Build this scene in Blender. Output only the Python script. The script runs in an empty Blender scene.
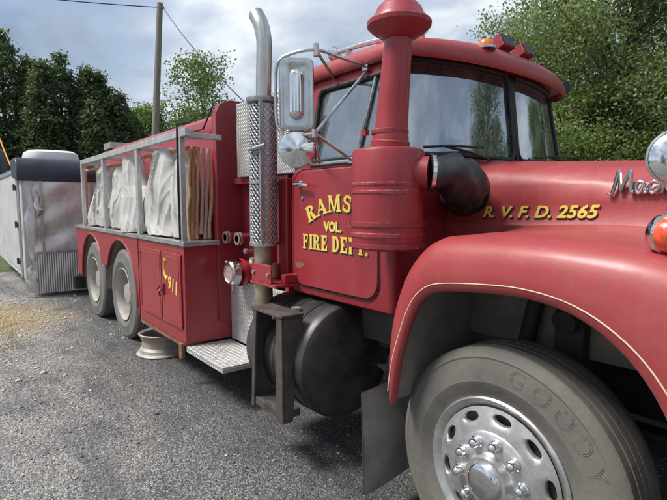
import bpy, bmesh, math, random
import numpy as np
from mathutils import Vector, Matrix
random.seed(7); rng = np.random.default_rng(11)
R = math.radians; PI = math.pi; TAU = 2*math.pi
S = bpy.context.scene; COL = S.collection

# ------------------------------------------------------------------ camera
cam = bpy.data.cameras.new('camera'); co = bpy.data.objects.new('camera', cam); COL.objects.link(co)
co.location = (0, 0, 1.5); cam.lens = 27.0; cam.sensor_width = 36.0; cam.clip_start = 0.05; cam.clip_end = 1500
co.rotation_euler = (R(90-5.37), 0, R(52.2)); S.camera = co
# ------------------------------------------------------------------ light, sky
SUN_EL, SUN_AZ = 56, 240       # azimuth of the sun measured from +X, counter-clockwise
W = bpy.data.worlds.new('World'); S.world = W; W.use_nodes = True
nt = W.node_tree; N = nt.nodes; LK = nt.links; N.clear()
out = N.new('ShaderNodeOutputWorld'); bg = N.new('ShaderNodeBackground'); bg.inputs[1].default_value = 0.12
sky = N.new('ShaderNodeTexSky'); sky.sky_type = 'NISHITA'; sky.sun_disc = False
sky.sun_elevation = R(SUN_EL); sky.sun_rotation = R(90-SUN_AZ); sky.air_density = 1.0; sky.dust_density = 2.0
tc = N.new('ShaderNodeTexCoord'); sp = N.new('ShaderNodeSeparateXYZ'); LK.new(tc.outputs['Generated'], sp.inputs[0])
def wm(op, a, b=None):
    n = N.new('ShaderNodeMath'); n.operation = op
    for i, v in enumerate((a, b)):
        if v is None: continue
        if hasattr(v, 'links'): LK.new(v, n.inputs[i])
        else: n.inputs[i].default_value = v
    return n.outputs[0]
zz = wm('ADD', wm('MAXIMUM', sp.outputs[2], 0.0), 0.28)
cx_ = wm('DIVIDE', sp.outputs[0], zz); cy_ = wm('DIVIDE', sp.outputs[1], zz)
cb = N.new('ShaderNodeCombineXYZ'); LK.new(cx_, cb.inputs[0]); LK.new(cy_, cb.inputs[1])
def wnoise(scale, det, off, rough=0.55, dist=0.0):
    m = N.new('ShaderNodeMapping'); m.inputs['Location'].default_value = off; LK.new(cb.outputs[0], m.inputs[0])
    n = N.new('ShaderNodeTexNoise'); n.inputs['Scale'].default_value = scale; n.inputs['Detail'].default_value = det
    n.inputs['Roughness'].default_value = rough; n.inputs['Distortion'].default_value = dist; LK.new(m.outputs[0], n.inputs[0]); return n.outputs['Fac']
def wramp(fac, stops):
    r = N.new('ShaderNodeValToRGB'); e = r.color_ramp.elements
    e[0].position, e[0].color = stops[0][0], (*stops[0][1], 1); e[1].position, e[1].color = stops[-1][0], (*stops[-1][1], 1)
    for p, c in stops[1:-1]:
        k = e.new(p); k.color = (*c, 1)
    LK.new(fac, r.inputs[0]); return r.outputs[0]
shade = wramp(wnoise(1.9, 9, (3.1, 1.7, 0), 0.52, 0.35), [(0.30, (1.55, 2.0, 2.75)), (0.43, (2.2, 2.7, 3.45)), (0.54, (3.3, 3.75, 4.4)), (0.68, (5.6, 5.85, 6.1))])
cover = wramp(wnoise(0.9, 7, (9.0, 4.0, 0), 0.6, 0.3), [(0.36, (0.45,)*3), (0.50, (1, 1, 1))])
mx = N.new('ShaderNodeMix'); mx.data_type = 'RGBA'; LK.new(cover, mx.inputs['Factor'])
LK.new(sky.outputs[0], mx.inputs['A']); LK.new(shade, mx.inputs['B']); LK.new(mx.outputs['Result'], bg.inputs[0]); LK.new(bg.outputs[0], out.inputs[0])
sl = bpy.data.lights.new('sun', 'SUN'); sl.energy = 3.2; sl.angle = R(18); sl.color = (1, 0.96, 0.9)
so = bpy.data.objects.new('sun', sl); COL.objects.link(so)
sd = Vector((math.cos(R(SUN_EL))*math.cos(R(SUN_AZ)), math.cos(R(SUN_EL))*math.sin(R(SUN_AZ)), math.sin(R(SUN_EL))))
so.rotation_euler = sd.to_track_quat('Z', 'Y').to_euler(); so.location = sd*40
S.view_settings.view_transform = 'Standard'; S.view_settings.look = 'None'; S.view_settings.exposure = 0.62; S.view_settings.gamma = 1
S.view_settings.use_curve_mapping = False

# ------------------------------------------------------------------ materials
class NB:
    def __init__(s, name):
        s.m = bpy.data.materials.new(name); s.m.use_nodes = True; s.t = s.m.node_tree; s.t.nodes.clear()
        s.o = s.n('ShaderNodeOutputMaterial'); s.c = s.n('ShaderNodeTexCoord')
    def n(s, k): return s.t.nodes.new(k)
    def put(s, sock, v):
        if v is None: return
        if hasattr(v, 'links'): s.t.links.new(v, sock)
        elif isinstance(v, tuple) and len(v) == 3 and sock.type == 'RGBA': sock.default_value = (*v, 1)
        else: sock.default_value = v
    def math(s, op, a, b=None, c=None, clamp=False):
        n = s.n('ShaderNodeMath'); n.operation = op; n.use_clamp = clamp
        for i, v in enumerate((a, b, c)):
            if v is not None: s.put(n.inputs[i], v)
        return n.outputs[0]
    def co_(s, scale=(1, 1, 1), rot=(0, 0, 0), src='Object'):
        m = s.n('ShaderNodeMapping'); m.inputs['Scale'].default_value = scale; m.inputs['Rotation'].default_value = rot
        s.t.links.new(s.c.outputs[src], m.inputs[0]); return m.outputs[0]
    def noise(s, scale, det=5, rough=0.55, vec=None, dist=0.0):
        n = s.n('ShaderNodeTexNoise'); n.inputs['Scale'].default_value = scale; n.inputs['Detail'].default_value = det
        n.inputs['Roughness'].default_value = rough; n.inputs['Distortion'].default_value = dist
        s.t.links.new(vec if vec is not None else s.c.outputs['Object'], n.inputs[0]); return n.outputs['Fac']
    def voro(s, scale, feat='F1', vec=None, outp='Distance'):
        n = s.n('ShaderNodeTexVoronoi'); n.feature = feat; n.inputs['Scale'].default_value = scale
        s.t.links.new(vec if vec is not None else s.c.outputs['Object'], n.inputs[0]); return n.outputs[outp]
    def ramp(s, fac, stops, const=False):
        r = s.n('ShaderNodeValToRGB'); e = r.color_ramp.elements
        if const: r.color_ramp.interpolation = 'CONSTANT'
        def c4(c): return (c, c, c, 1) if not isinstance(c, tuple) else (*c, 1)
        e[0].position, e[0].color = stops[0][0], c4(stops[0][1]); e[1].position, e[1].color = stops[-1][0], c4(stops[-1][1])
        for p, c in stops[1:-1]:
            k = e.new(p); k.color = c4(c)
        s.put(r.inputs[0], fac); return r.outputs[0]
    def mix(s, f, a, b, mode='MIX'):
        m = s.n('ShaderNodeMix'); m.data_type = 'RGBA'; m.blend_type = mode
        s.put(m.inputs['Factor'], f); s.put(m.inputs['A'], a); s.put(m.inputs['B'], b); return m.outputs['Result']
    def bump(s, h, strength=0.3, dist=0.01, prev=None):
        b = s.n('ShaderNodeBump'); b.inputs['Strength'].default_value = strength; b.inputs['Distance'].default_value = dist
        s.put(b.inputs['Height'], h)
        if prev is not None: s.put(b.inputs['Normal'], prev)
        return b.outputs[0]
    def pbr(s, **k):
        p = s.n('ShaderNodeBsdfPrincipled')
        for a, v in k.items(): s.put(p.inputs[a.replace('_', ' ')], v)
        s.t.links.new(p.outputs[0], s.o.inputs[0]); s.p = p; return s.m

def mat_paint(name, base, faded, fade=0.35, rough=(0.28, 0.5), coat=0.35):
    b = NB(name)
    n1 = b.noise(2.2, 6, 0.6); n2 = b.noise(14, 5, 0.6); st = b.noise(5, 5, 0.6, b.co_((6, 6, 0.5)))
    c = b.mix(b.ramp(n1, [(0.3, 0.0), (0.75, fade)]), base, faded)
    c = b.mix(b.ramp(st, [(0.5, 0.0), (0.8, 0.35)]), c, faded)
    c = b.mix(b.ramp(n2, [(0.62, 0.0), (0.8, 0.35)]), c, (0.11, 0.075, 0.06))
    scr_ = b.ramp(b.noise(9, 4, 0.6, b.co_((1.2, 8, 9), (0.1, 0.35, 0.0))), [(0.66, 0.0), (0.70, 0.22)])
    c = b.mix(scr_, c, faded)
    drip = b.math('MULTIPLY', b.ramp(b.noise(11, 4, 0.6, b.co_((3, 3, 0.22))), [(0.56, 0.0), (0.7, 0.45)]), b.ramp(n1, [(0.35, 1.0), (0.6, 0.2)]))
    c = b.mix(drip, c, (0.16, 0.06, 0.055))
    spk = b.ramp(b.noise(55, 3, 0.7), [(0.69, 0.0), (0.72, 0.7)])
    c = b.mix(spk, c, (0.08, 0.05, 0.045))
    bv = b.n('ShaderNodeBevel'); bv.samples = 3; bv.inputs[0].default_value = 0.007; ge = b.n('ShaderNodeNewGeometry')
    dt = b.n('ShaderNodeVectorMath'); dt.operation = 'DOT_PRODUCT'; b.put(dt.inputs[0], bv.outputs[0]); b.put(dt.inputs[1], ge.outputs['Normal'])
    ew = b.math('MULTIPLY', b.math('SUBTRACT', 1.0, dt.outputs['Value']), 5.0, clamp=True)
    ew = b.math('MULTIPLY', ew, b.ramp(b.noise(28, 5, 0.7), [(0.47, 0.0), (0.56, 0.85)]))
    c = b.mix(ew, c, b.mix(b.ramp(b.noise(8), [(0.45, 0.0), (0.55, 1.0)]), (0.13, 0.07, 0.055), (0.42, 0.36, 0.33)))
    r = b.math('ADD', b.math('MULTIPLY', n2, rough[1]-rough[0]), rough[0]+0.02)
    return b.pbr(Base_Color=c, Roughness=r, Coat_Weight=coat, Coat_Roughness=0.22, Normal=b.bump(n1, 0.25, 0.02, b.bump(b.noise(60, 2), 0.05, 0.002)))
M = {}
M['red'] = mat_paint('red_paint', (0.275, 0.012, 0.022), (0.345, 0.052, 0.056), .4, (.30,.52), .25)
M['red_hood'] = mat_paint('faded_red_paint', (0.30, 0.024, 0.029), (0.385, 0.088, 0.082), 0.6, (0.36, 0.56), 0.15)
M['red_dull'] = mat_paint('dull_red_paint', (0.225, 0.013, 0.024), (0.29, 0.05, 0.055), 0.4, (0.4, 0.6), 0.08)
M['red_bright'] = mat_paint('bright_red_paint', (0.42, 0.014, 0.028), (0.46, 0.06, 0.07), 0.3, (0.3, 0.45), 0.3)
def simple(name, col, rough=0.5, metal=0.0, var=0.25, scale=12, bump=0.1, dirt=None, dirt_amt=0.5, **k):
    b = NB(name); n = b.noise(scale, 6, 0.6)
    dark = tuple(c*(1-var) for c in col); lite = tuple(min(1, c*(1+var)) for c in col)
    c = b.ramp(n, [(0.25, dark), (0.75, lite)])
    if dirt: c = b.mix(b.ramp(b.noise(scale*0.35, 7, 0.65), [(0.42, 0.0), (0.7, dirt_amt)]), c, dirt)
    return b.pbr(Base_Color=c, Roughness=b.math('ADD', b.math('MULTIPLY', n, 0.25), max(0.0, rough-0.12)), Metallic=metal, Normal=b.bump(n, bump, 0.01), **k)
M['chrome'] = simple('chrome', (0.72, 0.73, 0.74), 0.10, 1.0, 0.1, 25, 0.02)
M['chrome_worn'] = simple('worn_chrome', (0.60, 0.60, 0.60), 0.26, 1.0, 0.2, 18, 0.06, (0.25, 0.22, 0.19), 0.45)
M['aluminium'] = simple('polished_aluminium', (0.60, 0.595, 0.585), 0.42, 0.85, 0.2, 20, 0.08, (0.33, 0.31, 0.28), 0.6)
M['galv'] = simple('galvanised_steel', (0.50, 0.51, 0.51), 0.48, 0.55, 0.25, 16, 0.1, (0.30, 0.28, 0.25), 0.5)
M['ledge'] = simple('weathered_aluminium_ledge', (0.46, 0.46, 0.46), 0.4, 0.7, 0.3, 9, 0.15, (0.25, 0.2, 0.17), 0.5)
M['stack'] = simple('dull_stainless_pipe', (0.55, 0.54, 0.51), 0.3, 0.95, 0.15, 9, 0.05, (0.36, 0.31, 0.25), 0.5)
M['scorched'] = simple('scorched_pipe', (0.42, 0.34, 0.25), 0.5, 0.6, 0.3, 15, 0.1, (0.2, 0.15, 0.11), 0.5)
M['guard'] = simple('guard_metal', (0.42, 0.43, 0.45), 0.38, 0.85, 0.3, 30, 0.1)
M['black_steel'] = simple('black_steel', (0.022, 0.022, 0.023), 0.42, 0.1, 0.4, 10, 0.1, (0.10, 0.085, 0.07), 0.5)
M['tank_black'] = simple('black_painted_tank', (0.017, 0.017, 0.020), 0.42, 0.0, 0.4, 7, 0.22, (0.13, 0.12, 0.11), 0.6)
M['step_black'] = simple('worn_black_bracket', (0.075, 0.070, 0.068), 0.5, 0.3, 0.5, 14, 0.15, (0.18, 0.13, 0.09), 0.6)
M['frame'] = simple('dirty_chassis', (0.03, 0.028, 0.027), 0.7, 0.0, 0.4, 8, 0.3, (0.09, 0.075, 0.06), 0.6)
M['rubber'] = simple('black_rubber_hose', (0.017, 0.017, 0.018), 0.42, 0.0, 0.3, 20, 0.2, (0.06, 0.055, 0.05), 0.35)
M['gasket'] = simple('black_window_gasket', (0.014, 0.014, 0.015), 0.5, 0.0, 0.2, 30, 0.05)
M['flap'] = simple('dusty_mud_flap', (0.19, 0.185, 0.175), 0.7, 0.0, 0.4, 7, 0.2, (0.38, 0.36, 0.33), 0.8)
M['liner'] = simple('dusty_wheel_well', (0.27, 0.245, 0.215), 0.8, 0.0, 0.5, 5, 0.3, (0.24, 0.205, 0.17), 0.7)
M['amber'] = simple('amber_lens', (0.80, 0.16, 0.012), 0.22, 0.0, 0.2, 30, 0.1, Coat_Weight=0.6)
M['orange'] = simple('orange_lens', (0.80, 0.085, 0.02), 0.2, 0.0, 0.35, 45, 0.25, Coat_Weight=0.7)
M['yellow'] = simple('yellow_sign_paint', (0.74, 0.56, 0.10), 0.45, 0.0, 0.12, 40, 0.03)
M['black_letter'] = simple('black_sign_paint', (0.012, 0.010, 0.010), 0.45, 0.0, 0.2, 40, 0.02)
M['stripe'] = simple('faded_cream_pinstripe', (0.66, 0.52, 0.40), 0.5, 0.0, 0.2, 30, 0.02)
M['rust'] = simple('rusty_steel', (0.24, 0.115, 0.06), 0.75, 0.1, 0.45, 18, 0.3, (0.12, 0.06, 0.04), 0.6)
M['rust_pole'] = simple('rust_streaked_pole', (0.42, 0.20, 0.11), 0.65, 0.0, 0.35, 22, 0.2, (0.20, 0.10, 0.06), 0.6)
M['wood_pole'] = simple('tan_wooden_pole', (0.52, 0.36, 0.20), 0.65, 0.0, 0.3, 20, 0.2, (0.25, 0.15, 0.09), 0.5)
M['pink_pole'] = simple('faded_pink_pole', (0.46, 0.30, 0.27), 0.6, 0.0, 0.3, 20, 0.1, (0.30, 0.16, 0.12), 0.5)
M['grey_paint'] = simple('chalky_grey_wheel_paint', (0.36, 0.345, 0.32), 0.6, 0.0, 0.25, 10, 0.1, (0.22, 0.16, 0.12), 0.6)
M['rim_steel'] = simple('weathered_steel_rim', (0.40, 0.38, 0.34), 0.55, 0.3, 0.3, 12, 0.1, (0.25, 0.14, 0.08), 0.7)
M['faded_cap'] = simple('chalky_pink_paint', (0.42, 0.22, 0.21), 0.6, 0, .3, 30, .2, (0.30, 0.26, 0.24), .6)
M['white'] = simple('white_trailer_skin', (0.55, 0.555, 0.56), 0.42, 0.0, 0.12, 3, 0.08, (0.30, 0.27, 0.24), 0.5)
M['white_gloss'] = simple('white_plastic', (0.72, 0.72, 0.71), 0.35, 0.0, 0.06, 5, 0.02)
M['pink_skin'] = simple('rust_stained_skin', (0.66, 0.64, 0.64), 0.36, 0.45, 0.15, 14.0, 0.1, (0.50, 0.40, 0.385), 0.28)
M['blue_black'] = simple('dark_blue_trim', (0.020, 0.026, 0.042), 0.38, 0.0, 0.3, 6, 0.1, (0.05, 0.055, 0.07), 0.5)
M['torn'] = simple('crumpled_sheet_metal', (0.56, 0.54, 0.53), 0.36, 0.8, 0.25, 6, 0.5, (0.30, 0.25, 0.23), 0.5)
M['interior'] = simple('dark_cab_interior', (0.02, 0.02, 0.021), 0.8, 0.0, 0.3, 6, 0.1)
M['seat'] = simple('faded_seat_cloth', (0.06, 0.055, 0.05), 0.8, 0.0, 0.3, 10, 0.1)
M['rope'] = simple('orange_cord', (0.75, 0.33, 0.05), 0.6, 0.0, 0.2, 30, 0.1)
M['wire'] = simple('black_wire', (0.02, 0.02, 0.02), 0.6)

def mat_pole():
    b = NB('weathered_pole_wood'); v = b.co_((14, 14, 0.7)); n = b.noise(3, 7, 0.65, v)
    return b.pbr(Base_Color=b.ramp(n, [(0.25, (0.13, 0.115, 0.095)), (0.7, (0.27, 0.245, 0.21))]), Roughness=0.85, Normal=b.bump(n, 0.5, 0.01))
M['wood'] = mat_pole()
def mat_canvas():
    b = NB('dirty_white_canvas'); n = b.noise(6, 7, 0.6); n2 = b.noise(2.2, 5, 0.6); n3 = b.noise(10, 6, 0.7, b.co_((4, 4, 0.7)))
    c = b.ramp(n, [(0.25, (0.38, 0.37, 0.345)), (0.6, (0.52, 0.51, 0.485))])
    c = b.mix(b.ramp(n2, [(0.55, 0.0), (0.8, 0.35)]), c, (0.40, 0.36, 0.30))
    c = b.mix(b.ramp(n3, [(0.60, 0.0), (0.78, 0.4)]), c, (0.34, 0.27, 0.2))
    return b.pbr(Base_Color=c, Roughness=0.7, Normal=b.bump(b.noise(6, 3, 0.5, None, 0.8), 0.25, 0.01))
M['canvas'] = mat_canvas()
def mat_tyre(name, c0, c1, dust, amt):
    b = NB(name); n = b.noise(5, 7, 0.65); n2 = b.noise(40, 4, 0.6); n3 = b.noise(2.0, 6, 0.6)
    c = b.ramp(n, [(0.3, c0), (0.7, c1)])
    c = b.mix(b.ramp(n3, [(0.35, 0.1*amt), (0.65, amt)]), c, dust)
    c = b.mix(b.ramp(b.noise(9, 6, 0.7), [(0.62, 0), (0.7, 0.6)]), c, (0.19, 0.15, 0.11))
    return b.pbr(Base_Color=c, Roughness=0.72, Normal=b.bump(n2, 0.3, 0.004, b.bump(n, 0.3, 0.01)))
M['tyre'] = mat_tyre('dusty_front_tyre', (0.06, 0.057, 0.053), (0.11, 0.103, 0.094), (0.21, 0.19, 0.16), 0.65)
M['tyre_letter'] = mat_tyre('raised_tyre_lettering', (0.06, 0.058, 0.054), (0.10, 0.096, 0.09), (0.2, 0.185, 0.165), 0.35)
M['tyre_rear'] = mat_tyre('sun_greyed_rear_tyre', (0.085, 0.083, 0.08), (0.15, 0.147, 0.14), (0.21, 0.20, 0.185), 0.6)
def mat_tread(k=34.0, c0=(0.30, 0.29, 0.275), c1=(0.50, 0.495, 0.48), bs=.6):
    b = NB('diamond_tread_plate')
    # two families of raised lens-shaped ridges at right angles
    tot = None
    for axis_pair in (0,):
        pass
    ge = b.n('ShaderNodeNewGeometry'); v0 = b.c.outputs['Object']
    sx = b.n('ShaderNodeSeparateXYZ'); b.t.links.new(v0, sx.inputs[0])
    ns = b.n('ShaderNodeSeparateXYZ'); b.t.links.new(ge.outputs['True Normal'], ns.inputs[0])
    up = b.math('GREATER_THAN', b.math('ABSOLUTE', ns.outputs[2]), 0.5)
    # in-plane coords: a = x, bq = z on a wall / y on a top
    bq = b.math('ADD', b.math('MULTIPLY', up, sx.outputs[1]), b.math('MULTIPLY', b.math('SUBTRACT', 1.0, up), sx.outputs[2]))
    p = b.math('MULTIPLY', b.math('ADD', sx.outputs[0], bq), k); q = b.math('MULTIPLY', b.math('SUBTRACT', sx.outputs[0], bq), k)
    def lens(p, q, ox, oy):
        fp = b.math('SUBTRACT', b.math('FRACT', b.math('ADD', b.math('MULTIPLY', p, 0.5), ox)), 0.5)
        fq = b.math('SUBTRACT', b.math('FRACT', b.math('ADD', b.math('MULTIPLY', q, 0.5), oy)), 0.5)
        d = b.math('ADD', b.math('POWER', b.math('DIVIDE', b.math('ABSOLUTE', fp), 0.40), 2), b.math('POWER', b.math('DIVIDE', b.math('ABSOLUTE', fq), 0.12), 2))
        return b.math('SUBTRACT', 1.0, d, clamp=True)
    h = b.math('MAXIMUM', b.math('MAXIMUM', lens(p, q, 0, 0), lens(p, q, .5, .5)), b.math('MAXIMUM', lens(q, p, .5, 0), lens(q, p, 0, .5)))
    n = b.noise(7, 6, 0.6)
    c = b.ramp(n, [(0.25, c0), (0.7, c1)])
    c = b.mix(b.math('MULTIPLY', h, 0.35), c, (0.75, 0.75, 0.74))
    return b.pbr(Base_Color=c, Metallic=0.6, Roughness=b.math('ADD', b.math('MULTIPLY', n, 0.3), 0.32), Normal=b.bump(h, bs, 0.005))
M['tread'] = mat_tread(); M['tread_bright'] = mat_tread(27.0, (0.44, 0.43, 0.42), (0.66, 0.655, 0.64), 1.0)
def mat_corr():
    b = NB('corrugated_stone_guard'); sx = b.n('ShaderNodeSeparateXYZ'); b.t.links.new(b.c.outputs['Object'], sx.inputs[0])
    w = b.math('SINE', b.math('MULTIPLY', sx.outputs[1], 190)); n = b.noise(5)
    return b.pbr(Base_Color=b.ramp(n, [(0.3, (0.46, 0.455, 0.45)), (0.7, (0.62, 0.62, 0.61))]), Metallic=0.7, Roughness=0.42, Normal=b.bump(w, 0.6, 0.006))
M['corr'] = mat_corr()
def mat_glass(name, tint, refl):
    b = NB(name); tr = b.n('ShaderNodeBsdfTransparent'); tr.inputs[0].default_value = (*tint, 1)
    gl = b.n('ShaderNodeBsdfGlossy'); gl.inputs['Roughness'].default_value = 0.025; gl.inputs[0].default_value = (0.80, 0.88, 0.96, 1)
    b.put(gl.inputs['Normal'], b.bump(b.noise(2.5, 3, 0.5), 0.12, 0.02))
    fr = b.n('ShaderNodeFresnel'); fr.inputs[0].default_value = 1.5
    dust = b.n('ShaderNodeBsdfDiffuse'); dust.inputs[0].default_value = (0.35, 0.36, 0.36, 1)
    ms = b.n('ShaderNodeMixShader'); b.put(ms.inputs[0], b.math('ADD', fr.outputs[0], refl, clamp=True)); b.put(ms.inputs[1], tr.outputs[0]); b.put(ms.inputs[2], gl.outputs[0])
    m2 = b.n('ShaderNodeMixShader'); b.put(m2.inputs[0], b.math('MULTIPLY', b.ramp(b.noise(4, 5, 0.6, b.co_((3, 3, 0.6))), [(0.4, 0.2), (0.7, 1.0)]), 0.2)); b.put(m2.inputs[1], ms.outputs[0]); b.put(m2.inputs[2], dust.outputs[0])
    b.t.links.new(m2.outputs[0], b.o.inputs[0]); return b.m
M['glass'] = mat_glass('tinted_cab_glass', (0.42, 0.50, 0.53), 0.36)
def mat_leaf(name, dark, lite, trans=0.35):
    b = NB(name); ge = b.n('ShaderNodeNewGeometry'); n = b.noise(0.9, 4, 0.6)
    f = b.math('ADD', b.math('MULTIPLY', ge.outputs['Random Per Island'], 0.55), b.math('MULTIPLY', n, 0.5))
    c = b.ramp(f, [(0.15, dark), (0.85, lite)])
    d = b.n('ShaderNodeBsdfPrincipled'); b.put(d.inputs['Base Color'], c); d.inputs['Roughness'].default_value = 0.5; d.inputs['Specular IOR Level'].default_value = 0.35
    t = b.n('ShaderNodeBsdfTranslucent'); b.put(t.inputs[0], b.mix(0.5, c, (0.16, 0.24, 0.03)))
    ms = b.n('ShaderNodeMixShader'); ms.inputs[0].default_value = trans; b.put(ms.inputs[1], d.outputs[0]); b.put(ms.inputs[2], t.outputs[0])
    b.t.links.new(ms.outputs[0], b.o.inputs[0]); return b.m
M['leaf'] = mat_leaf('broad_leaves', (0.10, 0.155, 0.045), (0.28, 0.36, 0.12), 0.5)
M['leaf_light'] = mat_leaf('light_green_leaves', (0.14, 0.19, 0.07), (0.36, 0.43, 0.20), 0.5)
M['leaf_pale'] = mat_leaf('pale_leaves', (0.11, 0.15, 0.05), (0.25, 0.31, 0.12), .45)
M['leaf_yellow'] = mat_leaf('yellow_green_leaves', (0.09, 0.13, 0.025), (0.20, 0.26, 0.06))
M['needle'] = mat_leaf('dark_cedar_sprays', (0.05, 0.078, 0.045), (0.13, 0.17, 0.085), 0.35)
M['bark'] = simple('tree_bark', (0.11, 0.095, 0.08), 0.9, 0.0, 0.4, 6, 0.6)
def mat_ground():
    b = NB('gravel_and_asphalt_millings'); g = b.c.outputs['Object']
    big = b.noise(0.35, 5, 0.6); mid = b.noise(1.6, 6, 0.6); pat = b.noise(0.16, 4, 0.5)
    v1 = b.voro(95, 'F1', None, 'Color'); d1 = b.voro(95); d2 = b.voro(210); v2 = b.voro(210, 'F1', None, 'Color'); d3 = b.voro(30)
    s1 = b.n('ShaderNodeSeparateColor'); b.put(s1.inputs[0], v1); s2 = b.n('ShaderNodeSeparateColor'); b.put(s2.inputs[0], v2)
    f = b.math('ADD', b.math('MULTIPLY', s1.outputs[0], 0.55), b.math('MULTIPLY', s2.outputs[1], 0.45))
    dark = b.ramp(f, [(0.12, (0.075, 0.073, 0.071)), (0.45, (0.19, 0.184, 0.18)), (0.66, (0.29, 0.28, 0.27)), (0.76, (0.42, 0.41, 0.39)), (0.88, (0.62, 0.61, 0.59))])
    pale = b.ramp(f, [(0.15, (0.20, 0.19, 0.18)), (0.5, (0.37, 0.355, 0.335)), (0.9, (0.58, 0.565, 0.54))])
    sx = b.n('ShaderNodeSeparateXYZ'); b.put(sx.inputs[0], g)
    # pale gravel beyond and left, dark millings along the truck
    dist = b.math('SUBTRACT', b.math('MULTIPLY', sx.outputs[0], -0.30), b.math('MULTIPLY', sx.outputs[1], 0.45))
    k = b.math('ADD', b.math('MULTIPLY', b.math('SUBTRACT', dist, 0.75), 0.6), b.math('MULTIPLY', b.math('SUBTRACT', big, 0.5), 3.0))
    k = b.math('ADD', k, b.math('MULTIPLY', b.math('SUBTRACT', mid, 0.5), 1.4), clamp=True)
    c = b.mix(b.math('MULTIPLY', k, 0.65), dark, pale)
    c = b.mix(b.ramp(mid, [(0.35, 0.45), (0.55, 0.0)]), c, (0.05, 0.05, 0.052))
    rut = b.noise(1.0, 4, 0.6, b.co_((0.35, 2.6, 1), (0, 0, 0.12)))
    c = b.mix(b.ramp(rut, [(0.36, 0.55), (0.50, 0.0)]), c, (0.075, 0.074, 0.076))
    near = b.math('ADD', b.math('MULTIPLY', b.math('SUBTRACT', sx.outputs[1], 0.85), 1.4), b.math('MULTIPLY', b.math('SUBTRACT', mid, 0.5), 3.5))  # darkens the millings along the truck: its ground shadow painted into the colour
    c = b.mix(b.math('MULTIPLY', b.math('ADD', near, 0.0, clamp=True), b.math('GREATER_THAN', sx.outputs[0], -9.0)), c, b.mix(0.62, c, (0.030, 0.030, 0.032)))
    # dry straw patch
    sm = b.n('ShaderNodeVectorMath'); sm.operation = 'DISTANCE'; b.put(sm.inputs[0], g); sm.inputs[1].default_value = (-7.7, 0.45, 0)
    st = b.math('MULTIPLY', b.ramp(b.math('ADD', b.math('MULTIPLY', sm.outputs['Value'], 0.5), b.math('MULTIPLY', mid, 0.9)), [(0.7, 0.85), (1.7, 0.0)]), b.ramp(b.noise(30, 4), [(0.42, 0), (0.52, 1)]))
    c = b.mix(st, c, (0.40, 0.29, 0.15))
    h = b.math('ADD', b.math('MULTIPLY', d1, -1.0), b.math('MULTIPLY', d2, -0.5))
    bm_ = b.bump(h, 0.9, 0.012, b.bump(mid, 0.5, 0.08, b.bump(big, 0.5, 0.2)))
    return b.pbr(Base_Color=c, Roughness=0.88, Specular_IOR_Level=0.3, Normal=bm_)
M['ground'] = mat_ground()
def mat_stone():
    b = NB('loose_stones'); ge = b.n('ShaderNodeNewGeometry')
    return b.pbr(Base_Color=b.ramp(ge.outputs['Random Per Island'], [(0.0, (0.05, 0.05, 0.052)), (0.45, (0.13, 0.125, 0.12)), (0.8, (0.27, 0.26, 0.245)), (1.0, (0.50, 0.48, 0.45))]), Roughness=0.85)
M['stone'] = mat_stone()
def mat_grass():
    b = NB('meadow'); n = b.noise(3, 6, 0.65)
    return b.pbr(Base_Color=b.ramp(n, [(0.3, (0.04, 0.06, 0.018)), (0.7, (0.10, 0.12, 0.04))]), Roughness=0.9, Normal=b.bump(n, 0.6, 0.1))
M['grass'] = mat_grass()

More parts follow.
